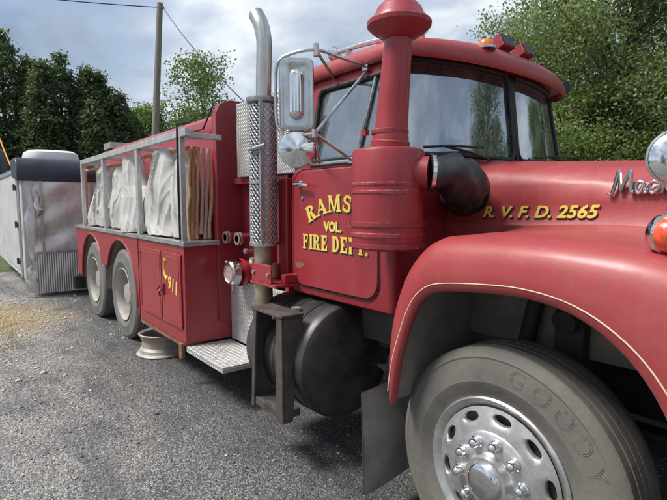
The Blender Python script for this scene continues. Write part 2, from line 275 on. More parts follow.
# ------------------------------------------------------------------ helpers
WO = {}     # world origins
class MB:
    def __init__(s): s.v = []; s.f = []
    def add(s, vs, fs):
        o = len(s.v); s.v += [tuple(v) for v in vs]; s.f += [tuple(i+o for i in f) for f in fs]; return s
    def box(s, x0, x1, y0, y1, z0, z1, rot=None, piv=None):
        vs = [Vector((x, y, z)) for x in (x0, x1) for y in (y0, y1) for z in (z0, z1)]
        if rot is not None:
            c = Vector(piv) if piv else Vector(((x0+x1)/2, (y0+y1)/2, (z0+z1)/2)); vs = [rot@(v-c)+c for v in vs]
        return s.add(vs, [(0, 1, 3, 2), (4, 6, 7, 5), (0, 4, 5, 1), (2, 3, 7, 6), (0, 2, 6, 4), (1, 5, 7, 3)])
    def rings(s, rs, closed=True, cap0=False, cap1=False):
        n = len(rs[0]); o = len(s.v)
        for r in rs: s.v += [tuple(p) for p in r]
        for i in range(len(rs)-1):
            for j in range(n if closed else n-1):
                k = (j+1) % n; s.f.append((o+i*n+j, o+i*n+k, o+(i+1)*n+k, o+(i+1)*n+j))
        if cap0: s.f.append(tuple(o+j for j in reversed(range(n))))
        if cap1: s.f.append(tuple(o+(len(rs)-1)*n+j for j in range(n)))
        return s
    def lathe(s, prof, c, axis, n=48, cap0=True, cap1=True, ang=TAU):
        """prof: (radius, distance along axis)"""
        a = Vector(axis).normalized(); u = a.orthogonal().normalized(); w = a.cross(u); c = Vector(c)
        rs = [[c+a*h+(u*math.cos(TAU*j/n)+w*math.sin(TAU*j/n))*r for j in range(n)] for r, h in prof]
        return s.rings(rs, True, cap0, cap1)
    def tube(s, pts, r, n=12, cap=True):
        pts = [Vector(p) for p in pts]; rr = r if isinstance(r, (list, tuple)) else [r]*len(pts)
        rs = []; t0 = (pts[1]-pts[0]).normalized(); u = t0.orthogonal().normalized()
        for i, p in enumerate(pts):
            if i == 0: t = t0
            elif i == len(pts)-1: t = (pts[i]-pts[i-1]).normalized()
            else: t = ((pts[i]-pts[i-1]).normalized()+(pts[i+1]-pts[i]).normalized()).normalized()
            u = (u-t*u.dot(t)).normalized(); w = t.cross(u)
            rs.append([p+(u*math.cos(TAU*j/n)+w*math.sin(TAU*j/n))*rr[i] for j in range(n)])
        return s.rings(rs, True, cap, cap)
    def prism(s, poly, axis, a0, a1):
        """poly in the two other axes; axis 'y': (x,z), 'x': (y,z), 'z': (x,y)"""
        def P(p, a): return {'y': (p[0], a, p[1]), 'x': (a, p[0], p[1]), 'z': (p[0], p[1], a)}[axis]
        return s.rings([[P(p, a0) for p in poly], [P(p, a1) for p in poly]], True, True, True)
def smooth(pts, k=6):
    """Catmull-Rom through points"""
    P = [Vector(p) for p in pts]; P = [P[0]*2-P[1]]+P+[P[-1]*2-P[-2]]; o = []
    for i in range(1, len(P)-2):
        for j in range(k):
            t = j/k; a, b, c, d = P[i-1:i+3]
            o.append(0.5*((2*b)+(c-a)*t+(2*a-5*b+4*c-d)*t*t+(3*b-a-3*c+d)*t**3))
    o.append(P[-2]); return o
def link(name, me, parent, org):
    o = bpy.data.objects.new(name, me); COL.objects.link(o)
    if parent: o.parent = parent; o.location = Vector(org)-Vector(WO[parent.name])
    else: o.location = org
    WO[o.name] = Vector(org); return o
def obj(name, mb, mat, parent=None, bev=0, ang=35, flat=False, recalc=True, org=None, wire=None, sub=0):
    vs = np.array([tuple(v) for v in mb.v], float)
    if org is None: org = (vs.min(0)+vs.max(0))/2
    me = bpy.data.meshes.new(name); me.from_pydata((vs-np.array(org)).tolist(), [], mb.f); me.update()
    if recalc:
        b = bmesh.new(); b.from_mesh(me); bmesh.ops.remove_doubles(b, verts=b.verts, dist=1e-5)
        bmesh.ops.recalc_face_normals(b, faces=b.faces); b.to_mesh(me); b.free()
    if not flat:
        me.polygons.foreach_set('use_smooth', [True]*len(me.polygons)); me.set_sharp_from_angle(angle=R(ang))
    me.materials.append(M[mat] if isinstance(mat, str) else mat)
    o = link(name, me, parent, org)
    if bev:
        m = o.modifiers.new('bevel', 'BEVEL'); m.width = bev; m.segments = 2; m.limit_method = 'ANGLE'; m.angle_limit = R(40); m.harden_normals = True
    if wire:
        m = o.modifiers.new('wire', 'WIREFRAME'); m.thickness = wire; m.use_replace = True
    if sub:
        m = o.modifiers.new('sub', 'SUBSURF'); m.levels = sub; m.render_levels = sub
    return o
def tag(o, label=None, cat=None, group=None, kind=None):
    for k, v in (('label', label), ('category', cat), ('group', group), ('kind', kind)):
        if v: o[k] = v
    return o
def empty(name, loc, label, cat, group=None):
    o = bpy.data.objects.new(name, None); COL.objects.link(o); o.location = loc; o.empty_display_size = 0.3; WO[o.name] = Vector(loc)
    return tag(o, label, cat, group)
def text_mb(txt, size, org, right, up, nrm, depth=0.002, off=0.0, shear=0.0, space=1.0, outline=0):
    cu = bpy.data.curves.new('t', 'FONT'); cu.body = txt; cu.size = size; cu.extrude = depth/2; cu.offset = off; cu.shear = shear; cu.space_character = space; cu.resolution_u = 4
    if outline: cu.fill_mode = 'NONE'; cu.extrude = 0; cu.bevel_depth = outline; cu.bevel_resolution = 1
    t = bpy.data.objects.new('t', cu); COL.objects.link(t); dg = bpy.context.evaluated_depsgraph_get(); dg.update()
    me = bpy.data.meshes.new_from_object(t.evaluated_get(dg)); r, u, n = Vector(right), Vector(up), Vector(nrm); o = Vector(org)
    mb = MB(); mb.add([o+r*v.co.x+u*v.co.y+n*(v.co.z+depth/2) for v in me.vertices], [tuple(p.vertices) for p in me.polygons])
    w = max(v.co.x for v in me.vertices) if me.vertices else 0
    bpy.data.objects.remove(t); bpy.data.curves.remove(cu); bpy.data.meshes.remove(me); return mb, w

# ------------------------------------------------------------------ ground and distance
def sheet(name, x0, x1, y0, y1, z, mat, nx=1, ny=1):
    mb = MB(); vs = [(x0+(x1-x0)*i/nx, y0+(y1-y0)*j/ny, z) for i in range(nx+1) for j in range(ny+1)]
    fs = [(i*(ny+1)+j, (i+1)*(ny+1)+j, (i+1)*(ny+1)+j+1, i*(ny+1)+j+1) for i in range(nx) for j in range(ny)]
    mb.add(vs, fs); return obj(name, mb, mat, org=(0, 0, 0), recalc=False)
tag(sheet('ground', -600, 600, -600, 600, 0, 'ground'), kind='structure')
g = MB(); g.prism([(-600, -600), (-14.5, -600), (-14.0, -8), (-13.0, 0), (-12.5, 6.5), (-6, 9.5), (6, 9), (14, 6), (20, -10), (24, -600), (600, -600), (600, 600), (-600, 600)], 'z', -0.05, 0.004)
tag(obj('grass_field', g, 'grass', org=(0, 0, 0)), kind='structure')
def stones():
    n = 26000
    # dense close to the camera, thinner farther off
    ang = rng.uniform(R(100), R(200), n); d = 1.2+rng.random(n)**1.3*9.5
    x = np.cos(ang)*d; y = np.sin(ang)*d
    s = rng.lognormal(-5.2, 0.42, n)*(0.75+0.05*d); s = np.minimum(s, 0.026)
    base = np.array([(1, 0, 0), (-1, 0, 0), (0, 1, 0), (0, -1, 0), (0, 0, 1), (0, 0, -1)], float)
    faces = np.array([(0, 2, 4), (2, 1, 4), (1, 3, 4), (3, 0, 4), (2, 0, 5), (1, 2, 5), (3, 1, 5), (0, 3, 5)])
    V = base[None]*(s[:, None, None])*rng.uniform(0.6, 1.25, (n, 6, 1)); V[:, :, 2] *= 0.6
    th = rng.uniform(0, TAU, n); c, sn = np.cos(th)[:, None], np.sin(th)[:, None]
    X = V[:, :, 0]*c-V[:, :, 1]*sn+x[:, None]; Y = V[:, :, 0]*sn+V[:, :, 1]*c+y[:, None]; Z = V[:, :, 2]+(s*0.15)[:, None]
    co_ = np.stack([X, Y, Z], -1).reshape(-1, 3); F = (faces[None]+(np.arange(n)*6)[:, None, None]).reshape(-1, 3)
    return co_, F
def fast_mesh(name, V, F, mat, parent=None, org=(0, 0, 0), sm=False):
    me = bpy.data.meshes.new(name); k = F.shape[1]; V = V-np.array(org)
    me.vertices.add(len(V)); me.vertices.foreach_set('co', V.astype(np.float32).ravel())
    me.loops.add(F.size); me.loops.foreach_set('vertex_index', F.astype(np.int32).ravel())
    me.polygons.add(len(F)); me.polygons.foreach_set('loop_start', np.arange(0, F.size, k, dtype=np.int32)); me.polygons.foreach_set('loop_total', np.full(len(F), k, dtype=np.int32))
    me.update(calc_edges=True); me.validate(); me.materials.append(M[mat]); return link(name, me, parent, org)
sv, sf = stones(); tag(fast_mesh('gravel_stones', sv, sf, 'stone'), 'loose grey gravel stones scattered over the yard', 'gravel', kind='stuff')

def chips(n, x0, x1, y0, y1, mu, seed):
    g_ = np.random.default_rng(seed); k = int(n*2.2); x = g_.uniform(x0, x1, k); y = g_.uniform(y0, y1, k); edge = np.maximum(0, (x-x0-.55*(x1-x0))/(.45*(x1-x0)))*3.2+np.maximum(0, (y-y0-.7*(y1-y0))/(.3*(y1-y0)))*2.2; cl = -edge+ np.sin(x*2.1+1)*np.cos(y*3.3)+np.sin(x*5+y*4)*.5+g_.normal(0, 1.1, k); keep = np.argsort(-cl)[:n]; x, y = x[keep], y[keep]
    s_ = np.minimum(g_.lognormal(mu, .4, n), .035); base = np.array([(1, 0, 0), (-.9, .2, 0), (.1, 1, .1), (-.2, -1, 0), (0, .1, .8), (0, 0, -1)], float)
    F = np.array([(0, 2, 4), (2, 1, 4), (1, 3, 4), (3, 0, 4), (2, 0, 5), (1, 2, 5), (3, 1, 5), (0, 3, 5)])
    V = base[None]*s_[:, None, None]*g_.uniform(.6, 1.3, (n, 6, 1)); V[:, :, 2] *= .7; th = g_.uniform(0, TAU, n); c, q = np.cos(th)[:, None], np.sin(th)[:, None]
    P = np.stack([V[:, :, 0]*c-V[:, :, 1]*q+x[:, None], V[:, :, 0]*q+V[:, :, 1]*c+y[:, None], V[:, :, 2]+(s_*.2)[:, None]], -1).reshape(-1, 3)
    return P, (F[None]+(np.arange(n)*6)[:, None, None]).reshape(-1, 3)
pv, pf = chips(10000, -9.6, -3.4, -2.2, 1.6, -4.7, 5)
M['pale_stone'] = simple('pale_limestone_gravel', (0.50, 0.48, 0.45), 0.85, 0, .35, 40, .2)
tag(fast_mesh('pale_gravel', pv, pf, 'pale_stone'), 'coarser pale gravel scattered in front of the damaged trailer', 'gravel', kind='stuff')
M['straw'] = simple('dry_straw', (0.50, 0.37, 0.19), 0.8, 0, .35, 30, .1)
gs = np.random.default_rng(9); ns = 5200; sx_, sy_ = gs.normal(-7.6, .75, ns), gs.normal(.35, .33, ns)-.0
hh = gs.uniform(0, TAU, ns); ll = gs.uniform(.03, .09, ns); zz_ = gs.uniform(.006, .03, ns); ww = .0022
A = np.stack([sx_, sy_, np.full(ns, .006)], -1); B_ = A+np.stack([np.cos(hh)*ll, np.sin(hh)*ll, zz_], -1); O_ = np.stack([-np.sin(hh)*ww, np.cos(hh)*ww, np.zeros(ns)], -1)
tag(fast_mesh('dry_grass', np.stack([A-O_, A+O_, B_+O_*.4, B_-O_*.4], 1).reshape(-1, 3), np.arange(ns*4).reshape(-1, 4), 'straw'), 'flattened dry straw-coloured grass on the gravel near the trailer', 'dry grass', kind='stuff')

# ------------------------------------------------------------------ trees
def leaf_quads(centres, per, spread, size, droop=0.0, narrow=1.0):
    n = len(centres)*per; c = np.repeat(centres, per, 0)+rng.normal(0, spread, (n, 3))*np.array([1, 1, 0.7])
    u = rng.normal(0, 1, (n, 3)); u[:, 2] -= droop; u /= np.linalg.norm(u, axis=1, keepdims=True)
    w = np.cross(u, rng.normal(0, 1, (n, 3))); w /= np.linalg.norm(w, axis=1, keepdims=True)
    s = (size*rng.uniform(0.6, 1.3, n))[:, None]; u = u*s; w = w*s*0.7*narrow
    V = np.stack([c-u, c+w, c+u, c-w], 1).reshape(-1, 3); F = np.arange(n*4).reshape(-1, 4); return V, F
def blob_centres(blobs, dens):
    out = []
    for (x, y, z, rx, ry, rz) in blobs:
        n = max(6, int(dens*rx*ry*rz**0.5)); d = rng.normal(0, 1, (n, 3)); d /= np.linalg.norm(d, axis=1, keepdims=True)
        r = (rng.random((n, 1))**0.45)*(0.85+0.3*rng.random((n, 1))); out.append(np.array([x, y, z])+d*r*np.array([rx, ry, rz]))
    return np.concatenate(out)
def broad_tree(name, label, x, y, h, rad, base=0.2, nb=22, mat='leaf', dens=9, per=38, leaf=0.10, spread=0.28, trunk=0.2, group=None, gaps=0.0, cat='tree'):
    t = empty(name, (x, y, 0), label, cat, group); mb = MB(); top = h*0.93
    tp = [Vector((x, y, -0.1))]; k = 7
    for i in range(1, k+1): tp.append(Vector((x+random.uniform(-.12, .12)*i*0.5, y+random.uniform(-.12, .12)*i*0.5, top*i/k)))
    mb.tube(tp, [trunk*(1-0.85*i/k)*(1.25 if i == 0 else 1) for i in range(k+1)], 10)
    blobs = []
    for i in range(nb):
        f = (i+0.5)/nb; zf = base+(1-base)*f; zc = h*zf
        env = rad*math.sin(PI*min(1, max(0.06, (zf-base)/(1-base)*0.80+0.16)))**0.7
        a = i*2.4+random.uniform(-.5, .5); rr = env*random.uniform(0.35, 0.95); br = rad*random.uniform(0.20, 0.36)
        bx, by = x+math.cos(a)*rr, y+math.sin(a)*rr; zc = min(zc, h-br*0.5)
        blobs.append((bx, by, zc, br, br, br*0.75))
        i0 = max(1, min(k-1, int(zc/top*k-1.5))); p0 = tp[i0]; p3 = Vector((bx, by, zc)); m = p0.lerp(p3, 0.5)+Vector((random.uniform(-.2, .2), random.uniform(-.2, .2), random.uniform(-.1, .35)))
        pp = smooth([p0, m, p3], 4); r0 = trunk*0.42*(1-0.5*i0/k); mb.tube(pp, [r0*(1-0.85*j/(len(pp)-1)) for j in range(len(pp))], 6)
        for q in range(5):
            e = p3+Vector((random.gauss(0, br*.55), random.gauss(0, br*.55), random.gauss(0, br*.45))); s0 = m.lerp(p3, random.uniform(.2, .9)); mb.tube([s0, s0.lerp(e, .5)+Vector((0, 0, .08)), e], [r0*.35, r0*.25, r0*.08], 5)
    obj('trunk', mb, 'bark', t, recalc=False, org=(x, y, 0))
    C = blob_centres(blobs, dens*4/(rad*0.28)**1.5*(rad/5)**0.6 if False else dens*10)
    V, F = leaf_quads(C, per, spread, leaf); fast_mesh('crown', V, F, mat, t, (x, y, h*0.6)); return t
def conifer(name, label, x, y, h, rad, spires, group=None, per=40, tiers=19, leaf=0.085):
    t = empty(name, (x, y, 0), label, 'tree', group); mb = MB(); mb.tube([(x, y, -.1), (x, y, h*.5), (x, y, h*.95)], [.2, .12, .02], 8)
    C = []
    for (dx, dy, hh, rr) in spires:
        for i in range(tiers):
            f = i/(tiers-1); z = 0.25+(hh-0.35)*f; er = rr*(1-f)**0.62*(0.9+0.2*random.random())+0.10
            n = int(9+er*17)
            for j in range(n):
                a = random.uniform(0, TAU); q = er*random.uniform(0.45, 1.08)*(1+0.22*math.sin(a*3+i*1.7+dx))
                C.append((x+dx+math.cos(a)*q, y+dy+math.sin(a)*q, z-0.22*q+random.gauss(0, .14)))
                if j % 5 == 0: mb.tube([(x+dx*.7, y+dy*.7, z-.2), (x+dx+math.cos(a)*q*.9, y+dy+math.sin(a)*q*.9, z-0.22*q)], [.03, .01], 4)
        C.append((x+dx, y+dy, hh))
    obj('trunk', mb, 'bark', t, recalc=False, org=(x, y, 0))
    V, F = leaf_quads(np.array(C), per, 0.17, leaf, 0.0, 0.8); fast_mesh('crown', V, F, 'needle', t, (x, y, h*.5)); return t
GC = 'dark cedars behind the trailer'
conifer('cedar_tree', 'tallest dark cedar, at the far left behind the trailer', -30.8, 2.7, 9.8, 2.6, [(0, 0, 9.8, 2.2), (.5, 1.1, 8.7, 1.7), (-.6, -1.6, 9.1, 1.9), (1.0, -2.6, 8.2, 1.6)], GC)
conifer('cedar_tree', 'dark cedar second from the left, just right of the tallest one', -29.6, 5.1, 9.0, 2.2, [(0, 0, 8.9, 1.9), (.3, 1.2, 8.4, 1.5), (.6, -.9, 8.3, 1.5)], GC)
conifer('cedar_tree', 'dark cedar with sloping top above the white vent of the trailer', -29.3, 6.9, 8.2, 2.0, [(0, 0, 8.2, 1.8), (.4, .9, 7.2, 1.5), (1.2, -.6, 6.4, 1.6)], GC)
conifer('cedar_tree', 'lowest dark cedar, right end of the row beside the utility pole', -29.8, 8.6, 6.6, 1.7, [(0, 0, 6.5, 1.5), (.4, .9, 5.2, 1.2), (1.4, -.8, 5.0, 1.5)], GC)
conifer('cedar_tree', 'dark cedar at the left edge of the picture, left of the tallest one', -32.5, -1.5, 9.2, 2.4, [(0, 0, 9.0, 2.1), (.5, 1.3, 8.5, 1.6), (.5, -1.5, 8, 1.7)], GC)
broad_tree('small_tree', 'low green tree between the cedars and the utility pole', -32.5, 10.6, 7.4, 2.4, .06, 22, 'leaf', 5, 60, .07, .26, .1)
broad_tree('slender_tree', 'loose pale tree standing alone right of the utility pole', -28.6, 12.4, 10.0, 2.9, .10, 34, 'leaf_pale', 2.3, 26, .075, .26, .12)
broad_tree('young_tree', 'yellow-green bushy tree below the loose pale tree', -25.5, 12.9, 6.5, 2.1, .06, 18, 'leaf_yellow', 6, 60, .06, .24, .1)
broad_tree('small_tree', 'green tree just right of the utility pole over the tank', -31.5, 13.2, 7.4, 2.8, .06, 24, 'leaf', 4.5, 60, .07, .28, .1)
broad_tree('large_tree', 'large spreading green tree filling the upper right corner', -9.9, 24.3, 16, 6.9, .12, 80, 'leaf_light', .95, 58, .068, .42, .30)
broad_tree('leafy_tree', 'dense low tree right beside the cab windshield, below the large tree', -14.6, 23.6, 7.6, 3.1, .06, 30, 'leaf', 3.0, 62, .060, .34, .15)
broad_tree('leafy_tree', 'dense low tree under the large tree, behind the hood', -10.4, 22.3, 6.4, 3.0, .04, 26, 'leaf', 3.0, 62, .060, .34, .15)
broad_tree('leafy_tree', 'dense low tree at the right edge behind the round fender mirror', -5.2, 23.5, 7.6, 3.4, .04, 26, 'leaf', 2.8, 62, .060, .34, .15)
broad_tree('tall_tree', 'tall green tree at the right edge, right of the large tree', -1.6, 27.5, 13, 4.6, .2, 30, 'leaf_light', 1.5, 62, .062, .34, .25)

# the rest of the yard's edge, seen in the windshield and the mirrors
def dup(root, loc, sc, rz, label):
    r = root.copy(); COL.objects.link(r); r.location = loc; r.scale = (sc,)*3; r.rotation_euler = (0, 0, rz); r['label'] = label
    for ch in root.children:
        c = ch.copy(); COL.objects.link(c); c.parent = r
    return r

roots = {o['label']: o for o in S.objects if 'label' in o}
for i, (src, x, y, sc, rz, lab) in enumerate((('tall green tree at the right edge, right of the large tree', 11, 19, 1.0, 1.0, 'dense tall tree ahead of the truck, seen only mirrored in the windshield'),
    ('large spreading green tree filling the upper right corner', 3, 30, .62, 2.0, 'broad tree far ahead on the right, seen only mirrored in the windshield'),
    ('tall green tree at the right edge, right of the large tree', 20, 24, .8, 3.0, 'tall tree ahead of the truck, seen only mirrored in the windshield'),
    ('dense low tree right beside the cab windshield, below the large tree', 21, -3, 1.0, 4.0, 'dense tree beyond the front of the truck, mirrored in the chrome mirrors'),
    ('tall green tree at the right edge, right of the large tree', 17, -17, .7, 5.0, 'tall tree behind the photographer, mirrored in the chrome hub'),
    ('dense low tree under the large tree, behind the hood', 2, -22, 1.1, .5, 'dense tree across the yard, mirrored in the chrome wheel'))):
    dup(roots[src], (x, y, 0), sc, rz, lab)

# ------------------------------------------------------------------ utility pole and wires
up_ = empty('utility_pole', (-22.4, 7.3, 0), 'weathered grey wooden utility pole rising behind the truck bed', 'utility pole')
obj('pole_shaft', MB().tube([(-22.45, 7.15, -.2), (-22.62, 7.6, 5.0), (-22.79, 8.02, 10.25)], [.17, .15, .125], 14), 'wood', up_)
obj('insulator', MB().lathe([(.03, 0), (.05, .03), (.035, .06), (.05, .09), (.02, .12)], (-22.62, 8.10, 9.98), (0, 0, 1), 10), 'gasket', up_)
def wire(name, a, b, sag, label, r=.012, mat='wire'):
    a, b = Vector(a), Vector(b); pts = [a.lerp(b, i/24)-Vector((0, 0, sag*4*(i/24)*(1-i/24))) for i in range(25)]
    return tag(obj(name, MB().tube(pts, r, 6), mat), label, 'wire')
wire('overhead_wire', (-22.79, 8.02, 10.08), (-26.6, -7.5, 9.9), .35, 'overhead wire running left from the top of the utility pole', .022)
wire('overhead_wire', (-22.7, 8.1, 10.1), (-8.55, 5.2, 2.9), .25, 'service wire sloping down right from the utility pole', .016)
wire('overhead_wire', (-27.5, -3.5, 8.1), (-27.0, 9.6, 6.6), .3, 'thin wire crossing low in front of the dark cedars', .012)
wire('yellow_cord', (-10.9, .78, 2.95), (-10.1, .93, 2.12), .02, 'yellow-orange cord hanging down to the roof of the damaged trailer', .012, 'rope')

# ------------------------------------------------------------------ trailer
TX = -9.15
tr = empty('cargo_trailer', (-11.2, 2.0, 0), 'white enclosed trailer with torn crumpled metal on its front corner', 'trailer')
obj('trailer_body', MB().box(-14.0, TX-.02, .96, 3.1, .28, 2.0), 'white', tr, .02)
fp = MB()   # dented front skin
nx, nz = 26, 30
def dent(y, z): return -.01-.05*math.exp(-((y-1.45)/.5)**2-((z-1.15)/.42)**2)-.03*math.exp(-((y-1.2)/.15)**2-((z-1.55)/.3)**2)+.012*math.sin(y*9+z*5)*math.exp(-((y-1.3)/.4)**2)+.02*math.sin(z*13-y*6)*math.exp(-((y-1.3)/.4)**2)
fp.rings([[(TX+.06+dent(1.10+2.0*j/nx, .72+1.25*i/nz), 1.10+2.0*j/nx, .72+1.25*i/nz) for j in range(nx+1)] for i in range(nz+1)], False)
obj('front_skin', fp, 'pink_skin', tr)
obj('stone_guard', MB().box(TX-.02, TX+.055, 1.10, 3.1, .06, .70), 'corr', tr)
cr = MB()   # crumpled corner
rs = []
for i in range(41):
    z = .08+1.78*i/40; row = []
    for j in range(11):
        a = j/10*PI/2; rr = .150+.010*math.sin(z*14+j*.7)
        rr += .02*math.sin(z*7)+.022*math.sin(z*23+j*.9)*max(0, math.sin(z*3.1))
        row.append((TX-.11+math.sin(a)*rr, 1.12-math.cos(a)*rr, z+.02*math.sin(j*2+z*7)))
    rs.append(row)
obj('crumpled_corner', cr.rings(rs, False), 'torn', tr, ang=50)
for y in (1.22, 1.95, 2.6): obj('seam_strip', MB().box(TX+.052, TX+.066, y-.018, y+.018, .70, 1.86), 'ledge', tr, .003)
obj('guard_trim', MB().box(TX+.05, TX+.072, 1.12, 3.1, .695, .735), 'ledge', tr, .003)
fl = MB(); fl.rings([[(TX+.06+.05*math.sin(i*.5)+.02*math.sin(j), 1.12+.03*j+.015*math.sin(i*.9), 1.25+.04*i+.02*j*math.cos(i*.4)) for j in range(5)] for i in range(12)], False); obj('torn_flap', fl, 'torn', tr)
nose = MB(); pr_ = [(TX-.55, 1.90), (TX+.075, 1.84)]+[(TX-.17+.25*math.cos(a), 1.95+.26*math.sin(a)) for a in np.linspace(-.2, PI/2, 9)]+[(TX-.8, 2.21)]
obj('front_cap', nose.prism(pr_, 'y', .90, 3.12), 'blue_black', tr, .02)
obj('roof_rail', MB().box(-14.0, TX-.80, .94, 1.02, 1.99, 2.07), 'ledge', tr, .008)
obj('roof_vent', MB().rings([[(-9.85+math.cos(a)*.42*k, 1.50+(abs(math.sin(a))**.6*math.copysign(1, math.sin(a)))*.42*k, z) for a in np.linspace(0, TAU, 33)[:-1]] for k, z in ((1.0, 2.2), (1.02, 2.25), (.96, 2.34), (.8, 2.375), (.3, 2.385))], True, False, True), 'white_gloss', tr)
dr = obj('trailer_door', MB().box(-11.9, -9.62, .935, .958, .40, 1.88), 'white', tr, .006)
for z in (.55, 1.15, 1.75): obj('hinge', MB().box(-9.75, -9.52, .915, .934, z-.03, z+.03).lathe([(.018, -.05), (.018, .05)], (-9.61, .91, z), (0, 0, 1), 10), 'black_steel', dr)
obj('corner_trim', MB().box(-9.50, -9.40, .935, .958, .30, 1.95), 'ledge', tr, .004)
obj('coupler_box', MB().box(-9.1, -8.78, 2.0, 2.2, .28, .42).box(-9.12, -8.5, 2.07, 2.13, .36, .42), 'black_steel', tr, .005)
obj('tail_block', MB().box(-9.06, -8.96, 1.62, 1.78, .10, .30), 'black_steel', tr, .004)
bb = MB().rings([[(-18.0+math.cos(a)*.75*k, .78+math.sin(a)*.85*k, z) for a in np.linspace(0, TAU, 33)[:-1]] for k, z in ((1.0, 0), (1.0, 2.4), (.98, 2.75), (.88, 3.02), (.6, 3.2), (.2, 3.27))], True, True, True)
tag(obj('dark_bin', bb, 'blue_black'), 'round-topped dark blue container showing above the trailer roof at the left edge', 'container')

# ------------------------------------------------------------------ FIRE TRUCK
T = empty('fire_truck', (-3.6, 2.72, 0), 'old red fire tanker truck with yellow lettering, parked on the gravel', 'fire truck')
YC = 2.67
def my(y): return 2*YC-y
# chassis
ch = MB()
for y0 in (2.28, 3.08): ch.box(-8.0, -.35, y0, y0+.09, .60, .86)
for x in (-7.6, -6.45, -5.1, -3.9, -2.9, -1.9, -.5): ch.box(x, x+.12, 2.37, 3.08, .64, .82)
ch.tube([(-1.08, 1.9, .48), (-1.08, 3.54, .48)], .06, 10); ch.tube([(-3.3, 2.75, .75), (-5.8, 2.75, .55)], .07, 10)
for x in (-5.8, -7.13):
    ch.tube([(x, 1.95, .49), (x, 3.5, .49)], .09, 10); ch.lathe([(.05, -.2), (.2, -.1), (.22, 0), (.2, .1), (.05, .2)], (x, 2.72, .52), (1, 0, 0), 16)
for y0 in (2.15, 3.2): ch.box(-1.75, -.42, y0, y0+.08, .56, .60).box(-1.6, -.6, y0, y0+.08, .52, .56)
ch.box(-2.3, -.5, 2.45, 3.0, .72, 1.25).box(-3.4, -2.3, 2.5, 2.95, .68, 1.0)
obj('chassis_frame', ch, 'frame', T, .004)

# --- wheels
def tyre_prof(Ro, Ri, w, y0, grooves=True):
    """lathe profile along +y from outer sidewall to inner"""
    p = [(Ri, y0+.035), (Ri+.012, y0+.016), (Ri+.03, y0+.012), (Ri+.045, y0+.004), (Ri+.075, y0-.004), (Ri+.085, y0-.0015), (Ri+.11, y0), (Ro-.045, y0+.012), (Ro-.038, y0+.010), (Ro-.02, y0+.020), (Ro-.008, y0+.028)]
    a, b = y0+.036, y0+w-.036; n = 5
    if grooves:
        rib = (b-a)/n
        for i in range(n):
            s = a+rib*i; p += [(Ro-.002 if i in (0, n-1) else Ro, s+.001), (Ro-.002 if i in (0, n-1) else Ro, s+rib-.008)]
            if i < n-1: p += [(Ro-.012, s+rib-.006), (Ro-.012, s+rib-.001)]
    p += [(Ro-.008, y0+w-.028), (Ro-.045, y0+w-.01), (Ri+.1, y0+w), (Ri+.03, y0+w-.01), (Ri, y0+w-.035)]
    return p
def front_wheel(cx, y0, s, cz=.462):
    c = Vector((cx, y0, cz)); ax = (0, s, 0)
    w = MB(); root = obj('front_wheel', w.lathe([(.29, .03), (.262, .034), (.255, .05), (.255, .20), (.29, .22)], c, ax, 72, False, False), 'aluminium', T)
    ty = obj('tyre', MB().lathe(tyre_prof(.493, .288, .27, -.012), c, ax, 120, False, False), 'tyre', root, ang=28)
    obj('rim_lip', MB().lathe([(.286, .03), (.300, .006), (.302, -.004), (.296, -.010), (.288, -.006), (.276, .004), (.262, .012), (.262, .03)], c, ax, 96, False, False), 'aluminium', root)
    # disc with ten oval hand holes
    d = MB(); n = 10; m = 24; sec = TAU/n; r0, r1 = .175, .264
    for k in range(n):
        ac = sec*k+.2; inner = []; outer = []
        for j in range(m):
            t = TAU*j/m; rr = .229+.0185*math.cos(t); aa = ac+(.037*math.sin(t))/.229; inner.append((rr, aa))
            cc, ss = math.cos(t), math.sin(t); sq = 1/max(abs(cc), abs(ss)); outer.append(((r0+r1)/2+cc*sq*(r1-r0)/2, ac+ss*sq*sec/2))
        def P(ra, dep=0): r_, a_ = ra; f = (r_-r0)/(r1-r0); return c+Vector((math.cos(a_)*r_, s*(-.018+.022*f**1.3+dep), math.sin(a_)*r_))
        midr = [((a[0]+b[0])/2, (a[1]+b[1])/2) for a, b in zip(inner, outer)]
        lip = [(a[0]*.88+b[0]*.12, a[1]*.88+b[1]*.12) for a, b in zip(inner, outer)]
        d.rings([[P(p) for p in outer], [P(p) for p in midr], [P(p) for p in lip], [P(p, .005) for p in inner], [P(p, .022) for p in inner]], True)
    obj('wheel_disc', d, 'aluminium', root, ang=50)
    obj('wheel_centre', MB().lathe([(.176, -.018), (.168, -.024), (.118, -.030), (.100, -.032), (.094, -.040), (.090, -.064), (.0, -.064)], c, ax, 64, False, False), 'aluminium', root)
    obj('brake_drum', MB().lathe([(.245, .12), (.245, .03), (.15, .03), (.15, .06)], c, ax, 40, True, True), 'frame', root)
    for k in range(10):
        a = TAU*k/10+.15; q = c+Vector((math.cos(a)*.138, -s*.026, math.sin(a)*.138))
        obj('lug_nut', MB().lathe([(.025, 0), (.025, -.006), (.020, -.010), (.020, -.028), (.016, -.038), (.008, -.044), (.0, -.045)], q, ax, 14, True, False), 'chrome', root, ang=45)
    obj('hub_cap', MB().lathe([(.070, -.062), (.070, -.072), (.062, -.082), (.045, -.087), (.0, -.092)], c, ax, 40, True, False), 'chrome', root)
    return root, ty
fw_, ty_ = front_wheel(-1.06, 1.60, 1)
front_wheel(-1.06, my(1.60), -1)
